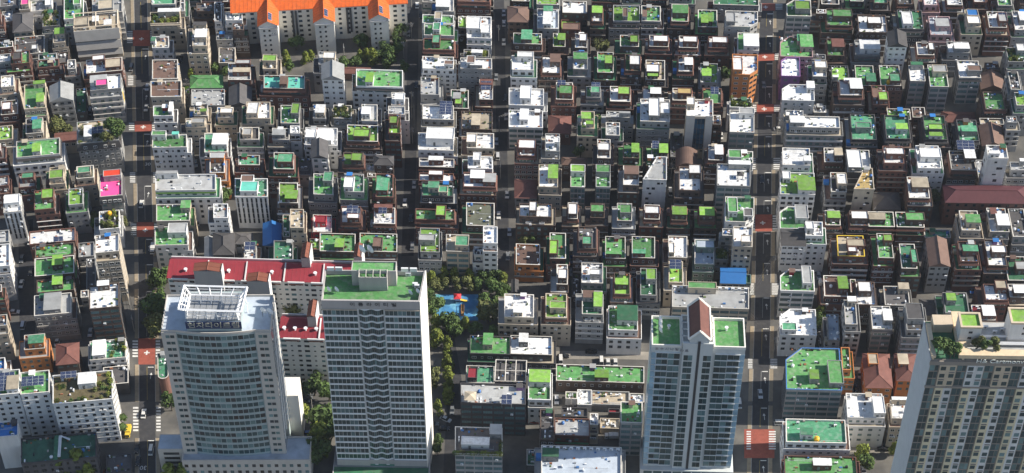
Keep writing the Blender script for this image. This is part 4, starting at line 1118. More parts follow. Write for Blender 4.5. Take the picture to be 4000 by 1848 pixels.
roofslab(T.root, inset(poly, .25), deck, ROOF['V']); parapet(T.root, poly, deck, .9, .3, M_STONE)
# plant room with the dark sign band
x0, x1, y0, y1 = T.prect(727, 941, 1222, 1253, H0+5); y0 = max(y0, -.6)
b = MB(); b.box(x0, x1, y0, D+3.5, deck, H0+4.2); b.build('plant_room', M_SPAN, T.root)
b = MB()
for k in range(9): b.box(x0+(x1-x0)*k/9+.1, x0+(x1-x0)*(k+1)/9-.1, y0+.6, D+2.5, H0+4.2, H0+4.45)
b.build('louvre', M_GREYMET, T.root)
b = MB(); b.box(x0-.2, x1+.2, y0-.25, y0, H0+1.2, H0+4.6); b.build('sign_band', mat('sign_navy', (.02, .035, .10), .4), T.root)
sign(T.root, '현자타이르템', 2.9, (x0+x1)/2, y0-.3, H0+2.9, mat('letter_cream', (.42, .40, .33), .6), 0, 1.12, .12)
# crown
top = [T.loc(695, 1207, H0+11), T.loc(941, 1217, H0+11), T.loc(965, 1122, H0+11), T.loc(719, 1115, H0+11)]
cx, cy = sum(p[0] for p in top)/4, sum(p[1] for p in top)/4
mid = [(cx+(p[0]-cx)*.80, cy+(p[1]-cy)*.66) for p in top]; low = [(cx+(p[0]-cx)*.84, cy+(p[1]-cy)*.62) for p in top]
b = MB()
def lerp3(a, c, t): return tuple(a[i]+(c[i]-a[i])*t for i in range(len(a)))
for i in range(4):
    j = (i+1) % 4; n = 4 if i % 2 == 0 else 3
    a, c = (*top[i], H0+11), (*top[j], H0+11); a2, c2 = (*mid[i], H0+8.6), (*mid[j], H0+8.6); a3, c3 = (*low[i], H0+4.2), (*low[j], H0+4.2)
    b.bar(a, c, .30); b.bar(a2, c2, .2); b.bar(a, a2, .24); b.bar(a2, a3, .24)
    for k in range(1, n+1):
        t = k/(n+1); b.bar(lerp3(a, c, t), lerp3(a2, c2, t), .16); b.bar(lerp3(a2, c2, t), lerp3(a3, c3, t), .13)
    for q in (.3, .6): b.bar(lerp3(a2, a3, q), lerp3(c2, c3, q), .09)
    for q in (.35, .7): b.bar(lerp3(a, a2, q), lerp3(c, c2, q), .07)
b.build('crown_frame', mat('crown_white', (.80, .80, .80), .4, .05, 0), T.root)
for px, py in ((1025, 1222), (1050, 1225)): x, y = T.loc(px, py, H0+1); place('satellite_dish', DISH, T.root, (x, min(y, D+5), deck), 2.6, (2.6,)*3)
b = MB(); x, y = T.loc(968, 1222, deck); b.bar((x, y, deck), (x, y, deck+7), .1); b.bar((x-.8, y, deck+5), (x+.8, y, deck+5), .06); b.build('antenna_mast', M_METAL, T.root)
# podium
x0, x1, y0, y1 = T.prect(716, 1213, 1715, 1797, PODH)
b = MB(); y1 = y0+11; b.box(x0, x1, y0, y1, -.3, PODH-.8); b.build('podium', M_STONE, T.root)
roofslab(T.root, rect(x0+.3, x1-.3, y0+.3, y1-.3), PODH-.8, ROOF['V'], 'podium_roof'); parapet(T.root, rect(x0-.05, x1+.05, y0-.05, y1), PODH-.85, .85, .35, M_STONE, 'podium_parapet')
it = []
for f in range(3):
    n = 17
    for k in range(n): it.append((x0+(x1-x0)*(k+.5)/n, y0-.02, 2.5+f*3.6, 0, 1.3, 1.6))
panes(T.root, it, [G_DARK, G_TEAL], 'podium_window')
ax0, ax1, ay0, ay1 = T.prect(620, 722, 1695, 1755, 14.5); ay1 = min(ay1, y0+9)
b = MB(); b.box(ax0, ax1, ay0, max(ay1, ay0+7), -.3, 14.5); b.build('podium_wing', M_STONE, T.root)
roofslab(T.root, rect(ax0+.3, ax1-.3, ay0+.3, max(ay1, ay0+7)-.3), 14.5, ROOF['V'], 'podium_roof')
panes(T.root, [((ax0+ax1)/2, ay0-.02, 12-2.6*f, 0, (ax1-ax0)*.6, 1.3) for f in range(4)], [G_DARK], 'podium_window')
x0, x1, y0, y1 = T.prect(1085, 1167, 1500, 1546, 26); b = MB(); b.box(x0, x1, y0, y0+9, -.3, 26); o = b.build('rear_annex', M_TWHITE, T.root)
tag(T.root, 'curved teal glass office tower topped by a white steel crown frame', 'tower')

# --- apartment tower with wavy centre and lettering on the parapet
M_BAND = mat('balcony_band', (.60, .61, .60), .7, .12, .05, .4)
M_TGREY = mat('tower_grey', (.40, .375, .36), .85, .12, .05, .35, True)
M_TWHITE = mat('tower_cream', (.74, .71, .65), .8, .10, .03, .35, True)
T = Frame('apartment_tower', 1254, 1638, 1053, 1174, 95, .014); W, D = T.W, T.D; H0 = 95; BASE = 7
def wave():
    P = []
    for i in range(25):
        t = i/24; y = 0
        for c in (.25, .75):
            u = (t-c)/.2
            if abs(u) < 1: y -= .6*math.cos(u*math.pi/2)
        P.append((W*(.375+.25*t), .55+y))
    return P
WV = wave(); front = [(0,0),(W*.362,0),(W*.365,.5)] + WV + [(W*.635,.5),(W*.638,0),(W,0)]
SHF = 1.3; core = front + [(W+SHF, D), (SHF, D)]
b = MB(); b.prism(core, BASE, H0-4.0); b.build('wall', M_BAND, T.root)
b = MB(); b.prism([(W+.01,-.35),(W+.25,-.35),(W+SHF+.25,D),(W+SHF+.01,D)], -.3, H0); b.build('side_wall', M_TWHITE, T.root)
NF = 25; fh = (H0-4.6-BASE-3.2)/NF; Z0 = BASE+3.2; it = []
fr = WV[::2]
for f in range(NF-1, -1, -1):
    z = Z0+fh*(f+.56)
    for k in range(8): it.append((W*.006+W*.354*(k+.5)/8, -.02, z, 0, W*.354/8*.9, fh*.74)); it.append((W*.641+W*.354*(k+.5)/8, -.02, z, 0, W*.354/8*.9, fh*.74))
    for i in range(12):
        a, c = fr[i], fr[i+1]; it.append(((a[0]+c[0])/2, (a[1]+c[1])/2-.08, z, math.atan2(c[1]-a[1], c[0]-a[0]), math.dist(a, c)*.92, fh*.74))
panes(T.root, it, [G_TEAL, G_DTEAL, glassmat('glass_smoke', (.065, .09, .095), .15, .6, .35), G_DTEAL, G_DTEAL])
bandm = MB(); out = [(0,-.14),(W*.362,-.14)]; wv2 = [(p[0], p[1]-.22) for p in WV]; o2 = [(W*.638,-.14),(W,-.14)]
for seg, th in ((out, .24), (wv2, .17), (o2, .24)):
    q = seg + [(p[0], p[1]+.3) for p in seg[::-1]]; bandm.prism(q, -th, th)
bm_ = bandm.mesh('floor_band', mat('band_white', (.76, .77, .76), .6, .1, .05))
for f in range(NF+1): place('floor_band', bm_, T.root, (0, 0, Z0+fh*f))
b = MB(); b.box(0, W*.365, -.5, .5, BASE, Z0-.1); b.box(W*.635, W, -.5, .5, BASE, Z0-.1); b.box(W*.365, W*.635, -.2, .5, BASE+.8, Z0-.1); b.build('base_panel', M_TGREY, T.root)
b = MB(); b.box(0, W, -.12, .5, H0-4.1, H0-.1); b.box(0, .4, .5, D, H0-4.1, H0-.1); b.prism([(W-.4,.5),(W,.5),(W+SHF,D),(W+SHF-.4,D)], H0-4.1, H0-.1); b.box(.4, W+SHF-.4, D-.4, D, H0-4.1, H0-.3); b.build('parapet', M_TGREY, T.root)
b = MB(); b.box(.1, W*.36, -.55, 0, H0-4.5, H0-4.15); b.box(W*.64, W-.1, -.55, 0, H0-4.5, H0-4.15); b.build('cornice', WALL['c'], T.root)
deck = H0-2.3; roofslab(T.root, [(.4,.5),(W-.4,.5),(W+SHF-.4,D-.4),(.4,D-.4)], deck, ROOF['G'])
for k, ch in enumerate('이름라이티빌'): sign(T.root, ch, 1.9, W*(.315+.085*k), -.2, H0-1.9, M_DARK, 0, 1.1, .05)
b = MB()
for k in range(6): b.box(W*(.43+.09*k), W*(.43+.09*k)+2.4, D-.5, D+.1, H0-.4, H0+1.2) if k not in (2, 3) else None
for x in (.8, 3.6): b.box(x, x+2.4, D-.5, D+.1, H0-.4, H0+1.1)
b.build('rear_screen', M_METAL, T.root)
def pblock(T, nm, px0, px1, pyr, pyf, zt, deck, rmat, wmat):
    x0, x1, y0, y1 = T.prect(px0, px1, pyr, pyf, zt); y1 = min(y1, T.D-.6)
    if y1-y0 < 2: y0 = y1-2.5
    b = MB(); b.box(x0, x1, y0, y1, deck, zt-.6); o = b.build(nm, wmat, T.root); roofslab(o, rect(x0+.25, x1-.25, y0+.25, y1-.25), zt-.6, rmat, 'plant_roof'); parapet(o, rect(x0-.02, x1+.02, y0-.02, y1+.02), zt-.65, .65, .28, wmat, 'plant_parapet'); return x0, x1, y0, y1
pblock(T, 'lift_housing', 1374, 1548, 1020, 1058, H0+5, deck, ROOF['G'], M_TGREY)
X = pblock(T, 'plant_room', 1402, 1512, 1062, 1084, H0+4.2, deck, ROOF['G'], M_TGREY)
b = MB()
for k in range(5): b.bar((X[0]+(X[1]-X[0])*k/4, X[2], H0+4.2), (X[0]+(X[1]-X[0])*k/4, X[3], H0+5.4), .1)
b.bar((X[0], X[3], H0+5.4), (X[1], X[3], H0+5.4), .1); b.build('pipe_rack', M_COPING, T.root)
for px, py, s in ((1412, 1035, 3), (1443, 1035, 3), (1280, 1130, 2), (1310, 1130, 2), (1598, 1142, 2), (1628, 1138, 2)):
    x, y = T.loc(px, py, H0); z = H0+4.4 if py < 1060 else deck+.06; place('satellite_dish', DISH, T.root, (x, y, z), 2.4, (s,)*3)
for px, py in ((1595, 1078), (1622, 1118), (1630, 1125)): x, y = T.loc(px, py, deck); place('air_conditioner', AC, T.root, (x, y, deck+.06), 0, (2,)*3)
b = MB(); b.box(-1.5, W+.8, -6, D, -.3, 6.2); b.build('podium', M_TGREY, T.root); roofslab(T.root, rect(-1.2, W+.5, -5.7, -.6), 6.2, ROOF['D'], 'podium_roof'); parapet(T.root, rect(-1.55, W+.85, -6.05, D), 6.1, .8, .3, M_TGREY, 'podium_parapet')
b = MB(); b.box(.5, W-.5, .05, 1, 6.2, BASE+.9); b.build('lobby_glazing', G_GREEN, T.root)
tag(T.root, 'tall apartment tower with green roof and wavy glass bay in its middle', 'tower')

# --- gable-topped apartment tower
M_PALE = mat('tower_pale_stone', (.56, .58, .57), .75, .10, .04, .3, True)
T = Frame('gabled_tower', 2547, 2913, 1238, 1352, 71); W, D = T.W, T.D; H0 = 71
b = MB(); b.box(0, W, 0, D, -.3, H0-1.2); b.build('wall', M_PALE, T.root)
b = MB(); b.box(W*.33, W*.65, -.9, .1, -.3, H0+2.2); b.build('centre_bay', M_PALE, T.root)
b = MB(); b.box(W*.487, W*.514, -1.05, -.85, 3, H0+3.2); b.build('centre_strip', M_FRAMED, T.root)
NF = 19; Z0 = 5.5; fh = (H0-3.6-Z0)/NF; it = []; cp = []; sl = MB()
for f in range(NF-1, -1, -1):
    z = Z0+fh*(f+.5)
    for a, c, n, y in ((.055,.175,2,-.02),(.18,.305,2,-.32),(.345,.44,2,-.93),(.555,.64,2,-.93),(.68,.815,2,-.32),(.82,.945,2,-.02)):
        for k in range(n): wd = (c-a)/n*W; it.append((W*a+wd*(k+.5), y, z, 0, wd*.97, fh*.8))
    for a, c in ((.0,.05),(.95,1.0)): cp.append((W*(a+c)/2, -.1, z, 0, W*.049, fh*.88))
    for k in range(3): cp.append((-.03, 1.5+3.2*k, z, -math.pi/2, 2.8, fh*.85)); cp.append((W+.03, 1.5+3.2*k, z, math.pi/2, 2.8, fh*.85))
for a, c in ((.18,.305),(.68,.815)): sl.box(W*a, W*c, -.3, .05, Z0, H0-3.6)
sl.build('bay_projection', M_PALE, T.root)
panes(T.root, it, [G_TEAL, G_DTEAL, G_DTEAL, G_DTEAL]); panes(T.root, cp, [G_PALE], 'corner_glazing')
slm = MB(); slm.box(W*.04, W*.31, -.45, 0, -.1, .1); slm = slm.mesh('floor_slab', mat('slab_pale', (.68, .70, .69), .7, .1, .05))
for f in range(NF+1): [place('floor_slab', slm, T.root, (dx, 0, Z0+fh*f-.02)) for dx in (0, W*.648)]
deck = H0-2.2
for a, c, nm in ((0, .315, 'left'), (.665, 1, 'right')):
    p = rect(W*a, W*c, 0, D); roofslab(T.root, inset(p, .3), H0-1.2, ROOF['G']); parapet(T.root, [(x, y) for x, y in inset(p, -.06)], H0-1.25, 1.3, .45, M_TWHITE)
for a, c in ((.315, .42), (.585, .665)):
    b = MB(); b.box(W*a+.1, W*c-.1, .2, .7, H0-1.2, H0+1.2); b.box(W*a+.1, W*c-.1, D-.7, D-.2, H0-1.2, H0+1.2)
    for t in (0, .25, .5, .75, 1): b.box(W*a+.1, W*c-.1, .3+(D-1)*t-.15, .3+(D-1)*t+.2, H0+1.0, H0+1.3)
    b.box(W*a+.1, W*a+.5, .7, D-.7, H0+.4, H0+1.3); b.box(W*c-.5, W*c-.1, .7, D-.7, H0+.4, H0+1.3); b.build('roof_frame', M_TWHITE, T.root)
gx0, gx1 = W*.40, W*.605; gm_ = (gx0+gx1)/2; ez, rz_ = H0+4.2, H0+8.2
b = MB(); b.prism(rect(gx0, gx1, -.6, D+1), H0-1.2, ez); b.add([(gx0,-.6,ez),(gx1,-.6,ez),(gm_,-.6,rz_-.1)], [(0,1,2)]); b.add([(gx0,D+1,ez),(gx1,D+1,ez),(gm_,D+1,rz_-.1)], [(2,1,0)]); b.build('gable_house', M_PALE, T.root)
b = MB(); b.add([(gx0-.3,-.5,ez),(gm_,-.5,rz_),(gm_,D+.9,rz_),(gx0-.3,D+.9,ez)], [(3,2,1,0)]); b.add([(gx1+.3,-.5,ez),(gm_,-.5,rz_),(gm_,D+.9,rz_),(gx1+.3,D+.9,ez)], [(0,1,2,3)]); b.build('gable_roof', ROOF['R'], T.root)
b = MB()
for y in (-.75, D+1.05):
    b.bar((gx0-.4, y, ez), (gm_, y, rz_+.25), .35); b.bar((gx1+.4, y, ez), (gm_, y, rz_+.25), .35)
for x in (gx0-.4, gx1+.4): b.bar((x, -.75, ez), (x, D+1.05, ez), .3)
b.build('gable_trim', M_TWHITE, T.root)
for k, ch in enumerate('호수시나빌라트'): sign(T.root, ch, 1.5, W*(.055+.053*k), -.45 if k < 5 else -1.0, H0-1.6, mat('letter_grey', (.16, .15, .16), .6), 0, 1, .04)
for px, py, s in ((2573, 1255, 2.6), (2573, 1275, 2.6), (2574, 1293, 2.4)): x, y = T.loc(px, py, H0+.5); place('satellite_dish', DISH, T.root, (x, y, H0-1.15), 2.0, (s,)*3)
for px, py in ((2613, 1275), (2838, 1282)): x, y = T.loc(px, py, H0); place('roof_vent', VENT, T.root, (x, y, H0-1.15), 0, (2.2, 2.2, 1.3))
b = MB(); b.box(-1, W+1, -2.0, D, -.3, 4.6); b.build('podium', M_PALE, T.root)
panes(T.root, [(W*(k+.5)/9, -2.02, 2.4, 0, W/9*.85, 3.2) for k in range(9)], [G_BLUE, G_TEAL], 'podium_window')
tag(T.root, 'pale stone tower with brown gable and two green roof decks', 'tower')

# --- cream residential tower at the corner with tan rooftop beams
M_TAN = mat('tower_tan', (.56, .46, .34), .8, .12, .05, .35, True); M_YELW = mat('tower_buttermilk', (.70, .61, .42), .8, .1, .04, .35); M_LILAC = mat('tower_lilac', (.47, .41, .50), .8, .1, .04, .35); M_TB = mat('tower_brown', (.27, .235, .20), .8, .1, .04, .35)
T = Frame('residential_tower', 3640, 4180, 1285, 1400, 105, .015); W, D = T.W, T.D; H0 = 105
b = MB(); b.box(0, W, 0, D+4, -.3, H0-1); b.build('wall', M_TB, T.root)
b = MB(); b.box(-.25, -.01, -.05, D+4, -.3, H0-1); b.build('side_wall', mat('side_pale', (.50, .53, .56), .8, .08, 0), T.root)
fh = 3.5; it = []; colw = W/15
for f in range(18):
    z = H0-4.6-fh*f-(1.2 if f > 2 else 0)
    for k in range(15):
        if k % 3 == 0: it.append((colw*(k+.3), -.02, z-.2, 0, colw*.5, fh*.86)); it.append((colw*(k+.78), -.02, z-.2, 0, colw*.36, fh*.86))
        else: it.append((colw*(k+.5), -.44, z-.2, 0, colw*.56, fh*.5))
panes(T.root, it, [G_TEAL, G_DTEAL, G_DTEAL, G_DTEAL, glassmat('glass_sea', (.12, .20, .20), .15, .6, .35)])
for k in range(15):
    if k % 3 == 0: continue
    x0, x1 = colw*(k+(.08 if k % 3 == 1 else .0)), colw*(k+(1 if k % 3 == 1 else .92))
    b = MB(); b.box(x0, x1, -.4, 0, H0-14.2, H0-3); b.build('facade_panel', (M_TAN, WALL['w'], M_TAN, WALL['w'])[(k//3) % 4], T.root)
    b = MB(); b.box(x0, x1, -.4, 0, -.3, H0-14.25); o = b.build('facade_panel', (M_YELW, M_YELW, WALL['w'], M_YELW)[(k//3+k) % 4], T.root)
    for f in range(0, 18, 1):
        if (f+k) % 2: continue
        z = H0-6.6-fh*f-(1.2 if f > 2 else 0); b = MB(); b.box(colw*(k+.2), colw*(k+.8), -.75, -.4, z-.12, z+.12); b.build('window_ledge', M_TB, o)
slm = MB(); slm.box(0, colw*.96, -.15, 0, -.22, .22); s1 = slm.mesh('floor_band', M_TB)
for f in range(18):
    for k in range(0, 15, 3): place('floor_band', s1, T.root, (colw*k+.02, 0, H0-6.5-fh*f-(1.2 if f > 2 else 0)))
b = MB(); b.box(-.3, W, -.5, .1, H0-14.3, H0-13.5); b.box(-.3, W, -.5, .1, H0-3.2, H0-1.4); b.build('cornice', M_TB, T.root)
deck = H0-3.5; b = MB(); 
xa, _ = T.loc(3763, 1395, H0); roofslab(T.root, rect(.3, xa, .4, D+3.6), H0-1, ROOF['D']); roofslab(T.root, rect(xa, W-.3, .4, D+3.6), H0-1.02, ROOF['S'])
b = MB(); b.bar((xa+3, D*.5, H0+.2), (W-6, D*.5, H0+.2), .5); b.bar((xa+6, D*.75, H0), (W-12, D*.75, H0), .35); b.build('duct_pipe', M_METAL, T.root)
for k in range(10): place('air_conditioner', AC, T.root, (xa+4+2.6*k, D-1+(k%3), H0-.95), 0, (1.6,)*3)
b = MB(); b.box(-.2, 1.2, -.3, D+1, H0, H0+1.2); b.box(xa-1.6, xa+1.4, -.3, D+6, H0, H0+1.6); b.box(xa+1.4, W, -.3, 2.4, H0, H0+1.6)
for x, y in ((.5, 0), (.5, D), (xa, 0), (xa+9, .5), (xa+18, .5)): b.box(x-.3, x+.3, y, y+.6, H0-1, H0+.05)
b.build('roof_beam', mat('beam_tan', (.66, .52, .35), .8, .14, 0, .6), T.root)
b = MB(); b.box(xa+1.0, W, .2, .5, H0-1, H0+.02); b.build('sign_wall', M_TB, T.root)
sign(T.root, 'H& Cartmonvean', 2.3, xa+13.5, -.62, H0-.9, mat('letter_ivory', (.70, .72, .66), .6), 0, 1.15, .08)
for px0, px1, a, c, zt in ((3750, 3832, 1222, 1278, H0+8), (3946, 4060, 1203, 1262, H0+8)):
    x0, x1, y0, y1 = T.prect(px0, px1, a, c, zt); b = MB(); b.box(x0, x1, y0, y1, H0-1, zt-.5); o = b.build('stair_tower', WALL['w'], T.root); roofslab(o, rect(x0+.4, x1-.4, y0+.4, y1-.4), zt-.5, ROOF['L'], 'stair_roof'); parapet(o, rect(x0-.2, x1+.2, y0-.2, y1+.2), zt-.55, .7, .7, M_TAN, 'stair_parapet')
    panes(o, [(x0*.5+x1*.5, y0-.02, zt-2.5-2.6*k, 0, 1.2, .9) for k in range(2)], [G_DARK])
b = MB(); x0, _ = T.loc(3640, 1270, H0+2); b.box(x0+.5, xa-2, D-1, D+3.5, H0-1, H0+2.6); b.build('plant_room', M_TAN, T.root)
tag(T.root, 'cream and lilac panelled residential tower with tan rooftop beams and roof trees', 'tower')
RT = T

# --- orange-roofed apartment slab with three gabled wings
M_CREAMW = mat('slab_cream', (.72, .69, .62), .8, .12, .04, .3, True)
T = Frame('orange_roof_apartments', 905, 1588, -50, 29, 19, -.055); W, D = T.W, T.D; EH = 19
b = MB(); b.box(0, W, 0, D, -.3, EH); b.build('wall', M_CREAMW, T.root)
def gabled(root, nm, x0, x1, y0, y1, ez, rise, m, along='x', ov=.6, th=.0):
    b = MB()
    if along == 'x':
        ym = (y0+y1)/2; b.add([(x0-ov,y0-ov,ez),(x1+ov,y0-ov,ez),(x1+ov,ym,ez+rise),(x0-ov,ym,ez+rise)], [(0,1,2,3)]); b.add([(x0-ov,y1+ov,ez),(x1+ov,y1+ov,ez),(x1+ov,ym,ez+rise),(x0-ov,ym,ez+rise)], [(3,2,1,0)])
        b.bar((x0-ov, ym, ez+rise), (x1+ov, ym, ez+rise), .15); b.box(x0-ov, x1+ov, y0-ov-.05, y0-ov+.05, ez-.25, ez+.03)
    else:
        xm = (x0+x1)/2; b.add([(x0-ov,y0-ov,ez),(x0-ov,y1,ez),(xm,y1,ez+rise),(xm,y0-ov,ez+rise)], [(3,2,1,0)]); b.add([(x1+ov,y0-ov,ez),(x1+ov,y1,ez),(xm,y1,ez+rise),(xm,y0-ov,ez+rise)], [(0,1,2,3)])
        b.bar((xm, y0-ov, ez+rise), (xm, y1, ez+rise), .13)
    n_ = max(2, int(((x1-x0) if along == 'x' else (y1-y0))/1.8))
    for k in range(n_+1):
        t = k/n_
        if along == 'x': x = x0+(x1-x0)*t; b.bar((x, y0-ov, ez+.04), (x, (y0+y1)/2, ez+rise+.04), .05)
        else: y = y0-ov+(y1-y0)*t; b.bar((x0-ov, y, ez+.04), ((x0+x1)/2, y, ez+rise+.04), .05); b.bar((x1+ov, y, ez+.04), ((x0+x1)/2, y, ez+rise+.04), .05)
    return b.build(nm, m, root)
gabled(T.root, 'roof', 0, W, 0, D, EH, 3.0, M_ORANGE)
it = []; nb = []
for f in range(6, 0, -1):
    z = EH-1.7-2.75*(6-f)
    for k in range(22):
        x = W*(k+.5)/22
        it.append((x, -.02, z, 0, 1.25 if k % 2 else 1.6, 1.25))
panes(T.root, it, [G_DARK, G_DARK, G_BLUE])
for px0, px1, yf in ((1010, 1083, 100), (1227, 1303, 85), (1443, 1516, 73)):
    x0, x1, y0, y1 = T.prect(px0, px1, 30, yf, EH)
    b = MB(); b.box(x0, x1, y0, .1, -.3, EH); b.add([(x0,y0,EH),(x1,y0,EH),((x0+x1)/2,y0,EH+2.6)], [(0,1,2)]); wg = b.build('wing', M_CREAMW, T.root)
    gabled(wg, 'wing_roof', x0, x1, y0, D*.5, EH, 2.9, M_ORANGE, 'y')
    b = MB(); b.box(x0-.3, x1+.3, y0-.7, y0+.05, EH-1.3, EH-.9); b.box(x0, x0+.25, y0-.7, y0, EH-.9, EH-.2); b.box(x1-.25, x1, y0-.7, y0, EH-.9, EH-.2); b.build('gable_ledge', WALL['w'], wg)
    panes(wg, [(x0+(x1-x0)*t, y0-.02, EH-3-2.75*f, 0, .9, 1.05) for f in range(6) for t in (.27, .55)], [G_DARK])
    sp = place('solar_panel', SOLAR, wg, ((x0+x1)/2+1.1, y0+3.4, EH+2.5), 0, (1.9, 5.0, 1)); sp.rotation_euler[1] = math.atan2(2.9, (x1-x0)/2)
    if px0 == 1010:
        lm = MB(); lx, lz = x0+(x1-x0)*.78, EH-4.6
        for dx in (-.9, .1): lm.add([(lx+dx-.3,y0-.04,lz-.5),(lx+dx,y0-.04,lz-.5),(lx+dx+.7,y0-.04,lz+.6),(lx+dx+.45,y0-.04,lz+.6)], [(0,1,2,3)])
        lm.add([(lx+.55,y0-.04,lz-.5),(lx+1.1,y0-.04,lz-.5),(lx+1.1,y0-.04,lz-.35),(lx+.5,y0-.04,lz-.25)], [(0,1,2,3)]); lm.build('logo', mat('logo_ink', (.06, .09, .10), .7), wg)
        lm = MB(); lm.add([(lx-1.4,y0-.04,lz-1.15),(lx+1.2,y0-.04,lz-1.15),(lx+1.2,y0-.04,lz-.85),(lx-1.2,y0-.04,lz-.85)], [(0,1,2,3)]); lm.add([(lx-2.3,y0-.04,lz+1.2),(lx+1.2,y0-.04,lz+1.2),(lx+1.2,y0-.04,lz+1.5),(lx-2.3,y0-.04,lz+1.4)], [(0,1,2,3)]); lm.build('logo_line', mat('logo_violet', (.20, .17, .24), .7), wg)
b = MB()
for px in (1150, 1363):
    x, _ = T.loc(px, 60, EH-5)
    for dx in (-.8, .8): b.box(x+dx-.45, x+dx+.45, -.5, 0, 4, EH-1.2)
b.build('drain_stack', M_FRAMED, T.root)
tag(T.root, 'cream apartment slab with bright orange roof and three gabled wings', 'apartment block')

# --- two red-roofed apartment slabs between the towers
M_SLABW = mat('slab_white', (.68, .66, .62), .8, .12, .04, .3, True)
def redslab(x0p, x1p, yr, yf, h, towers, label):
    T = Frame('red_roof_apartments', x0p, x1p, yr, yf, h, .03); W, D = T.W, T.D
    b = MB(); b.box(0, W, 0, D, -.3, h-.1); b.build('wall', M_SLABW, T.root)
    b = MB(); b.add([(-.4,-.6,h),(W+.4,-.6,h),(W+.4,D*.8,h+1.6),(-.4,D*.8,h+1.6)], [(0,1,2,3)]); b.add([(-.4,D+.5,h),(W+.4,D+.5,h),(W+.4,D*.8,h+1.6),(-.4,D*.8,h+1.6)], [(3,2,1,0)]); b.add([(-.4,-.6,h),(W+.4,-.6,h),(W+.4,D+.5,h),(-.4,D+.5,h)], [(3,2,1,0)])
    for k in range(int(W/1.6)): b.bar((k*1.6, -.6, h+.03), (k*1.6, D*.8, h+1.63), .04)
    b.build('roof', ROOF['X'], T.root)
    b = MB(); b.box(-.2, W+.2, D+.5, D+.9, h-.5, h+1.0); b.build('rear_parapet', WALL['w'], T.root)
    it = []
    for f in range(9):
        z = h-2.2-2.75*f; n = int(W/2.6)
        for k in range(n): it.append((W*(k+.5)/n, -.02, z, 0, (1.9, .8, 1.3)[k % 3], (1.15, .6, 1.0)[k % 3]))
    panes(T.root, it, [G_DARK, G_DARK, G_TEAL])
    b = MB()
    for k in range(0, int(W/9)): b.box(k*9+2, k*9+7.5, -.9, 0, h-1.5, h-1.15)
    b.build('eave_ledge', M_DKORANGE, T.root)
    for k in range(1, int(W/15)+1):
        b = MB(); b.add([(k*15-.25,-.7,h-.4),(k*15+.25,-.7,h-.4),(k*15+.25,D*.8,h+2.1),(k*15-.25,D*.8,h+2.1),(k*15-.25,-.7,h+.5),(k*15+.25,-.7,h+.5)], [(4,5,2,3),(0,1,5,4),(1,2,5),(0,4,3)]); b.build('roof_divider', WALL['w'], T.root)
    for k in range(int(W/9)):
        b = MB(); b.box(k*9+1.6, k*9+8, -1.15, -.6, h-.5, h+.25); b.build('eave_parapet', WALL['w'], T.root)
    SH = 6.5
    for a, c, ya, yb in towers:
        x0, x1, y0, y1 = T.prect(a, c, ya, yb, h+SH); y1 = max(y1, y0+4)
        b = MB(); b.box(x0, x1, y0, y1, -.3, h+SH); st = b.build('stair_tower', mat('stair_grey', (.36, .35, .34), .85, .1, .03, .3, True), T.root)
        gabled(st, 'stair_roof', x0, x1, y0, y1+.3, h+SH, 1.0, M_DKORANGE, 'y', .2)
        b = MB(); b.box(x1, x1+.25, y0-.1, y1, 0, h+SH+.5); b.build('stair_fin', WALL['w'], st)
    for k in range(5): place('roof_vent', VENT, T.root, (W*(.08+.2*k), D*.3, h+.4), 0, (2.5, 2.5, 1.2))
    tag(T.root, label, 'apartment block'); return T
redslab(655, 1500, 1025, 1095, 28, ((758, 866, 1034, 1060), (966, 1050, 1075, 1100), (1180, 1212, 953, 1008), (1385, 1415, 955, 1005)), 'long white apartment slab with red metal roof behind the wavy tower')
redslab(1091, 1300, 1240, 1318, 27, ((1204, 1236, 1178, 1238),), 'short white apartment slab with red roof between the two glass towers')

# ---------------------------------------------------------------- lower storeys spread out to the lot under the set-back top floor, then build
_bx = [(b[0]-.3, b[1]+.3, b[2]-.3, b[3]+.3) for b in [H.aabb for H in HOUSES] + EXTRA_BOX]
for P_, w_ in ((ROADL, 4.9), (ROADR, 5.0), (ALLEYM, 3.2), (ALLEYC, 3.0), (STREETL, 3.6), (LANE, 3.4)):
    y = max(P_[0][1], -60)
    while y < P_[-1][1]: a, b = un(interp_x(P_, y), y), un(interp_x(P_, y+20), y+20); _bx.append((min(a.x, b.x)-w_, max(a.x, b.x)+w_, b.y, a.y)); y += 20
for i, H in enumerate(HOUSES):
    H.low = None
    if H.fl < 3 or len(H.poly) != 4 or H.fl_ & {'hip', 'gable', 'barrel', 'apt', 'blank', 'few', 'bands', 'mansard', 'glass', 'strips', 'bluefront', 'ducts', 'bandwin'}: continue
    A = _bx[i]; gl = gr = gf = gb = 6.0
    for j, B in enumerate(_bx):
        if j == i: continue
        k = 1.0
        if min(A[3], B[3]) - max(A[2], B[2]) > .2:
            if B[1] <= A[0]+.6: gl = min(gl, A[0]-B[1])
            elif B[0] >= A[1]-.6: gr = min(gr, B[0]-A[1])
        if min(A[1], B[1]) - max(A[0], B[0]) > .2:
            if B[3] <= A[2]+.6: gf = min(gf, A[2]-B[3])
            elif B[2] >= A[3]-.6: gb = min(gb, B[2]-A[3])
    eL, eR = min(2.4, max(0, (gl-.9)/2)), min(1.6, max(0, (gr-.9)/2)); eF, eB = min(1.5, max(0, (gf-2.2)/2)), min(1.2, max(0, (gb-2.2)/2))
    p = H.poly
    if eL+eR+eF+eB > .5: H.low = [(p[0][0]-eL-.05, p[0][1]-eF-.05), (p[1][0]+eR+.05, p[1][1]-eF-.05), (p[2][0]+eR+.05, p[2][1]+eB+.05), (p[3][0]-eL-.05, p[3][1]+eB+.05)]
for i, H in enumerate(HOUSES): build_house(H, i)

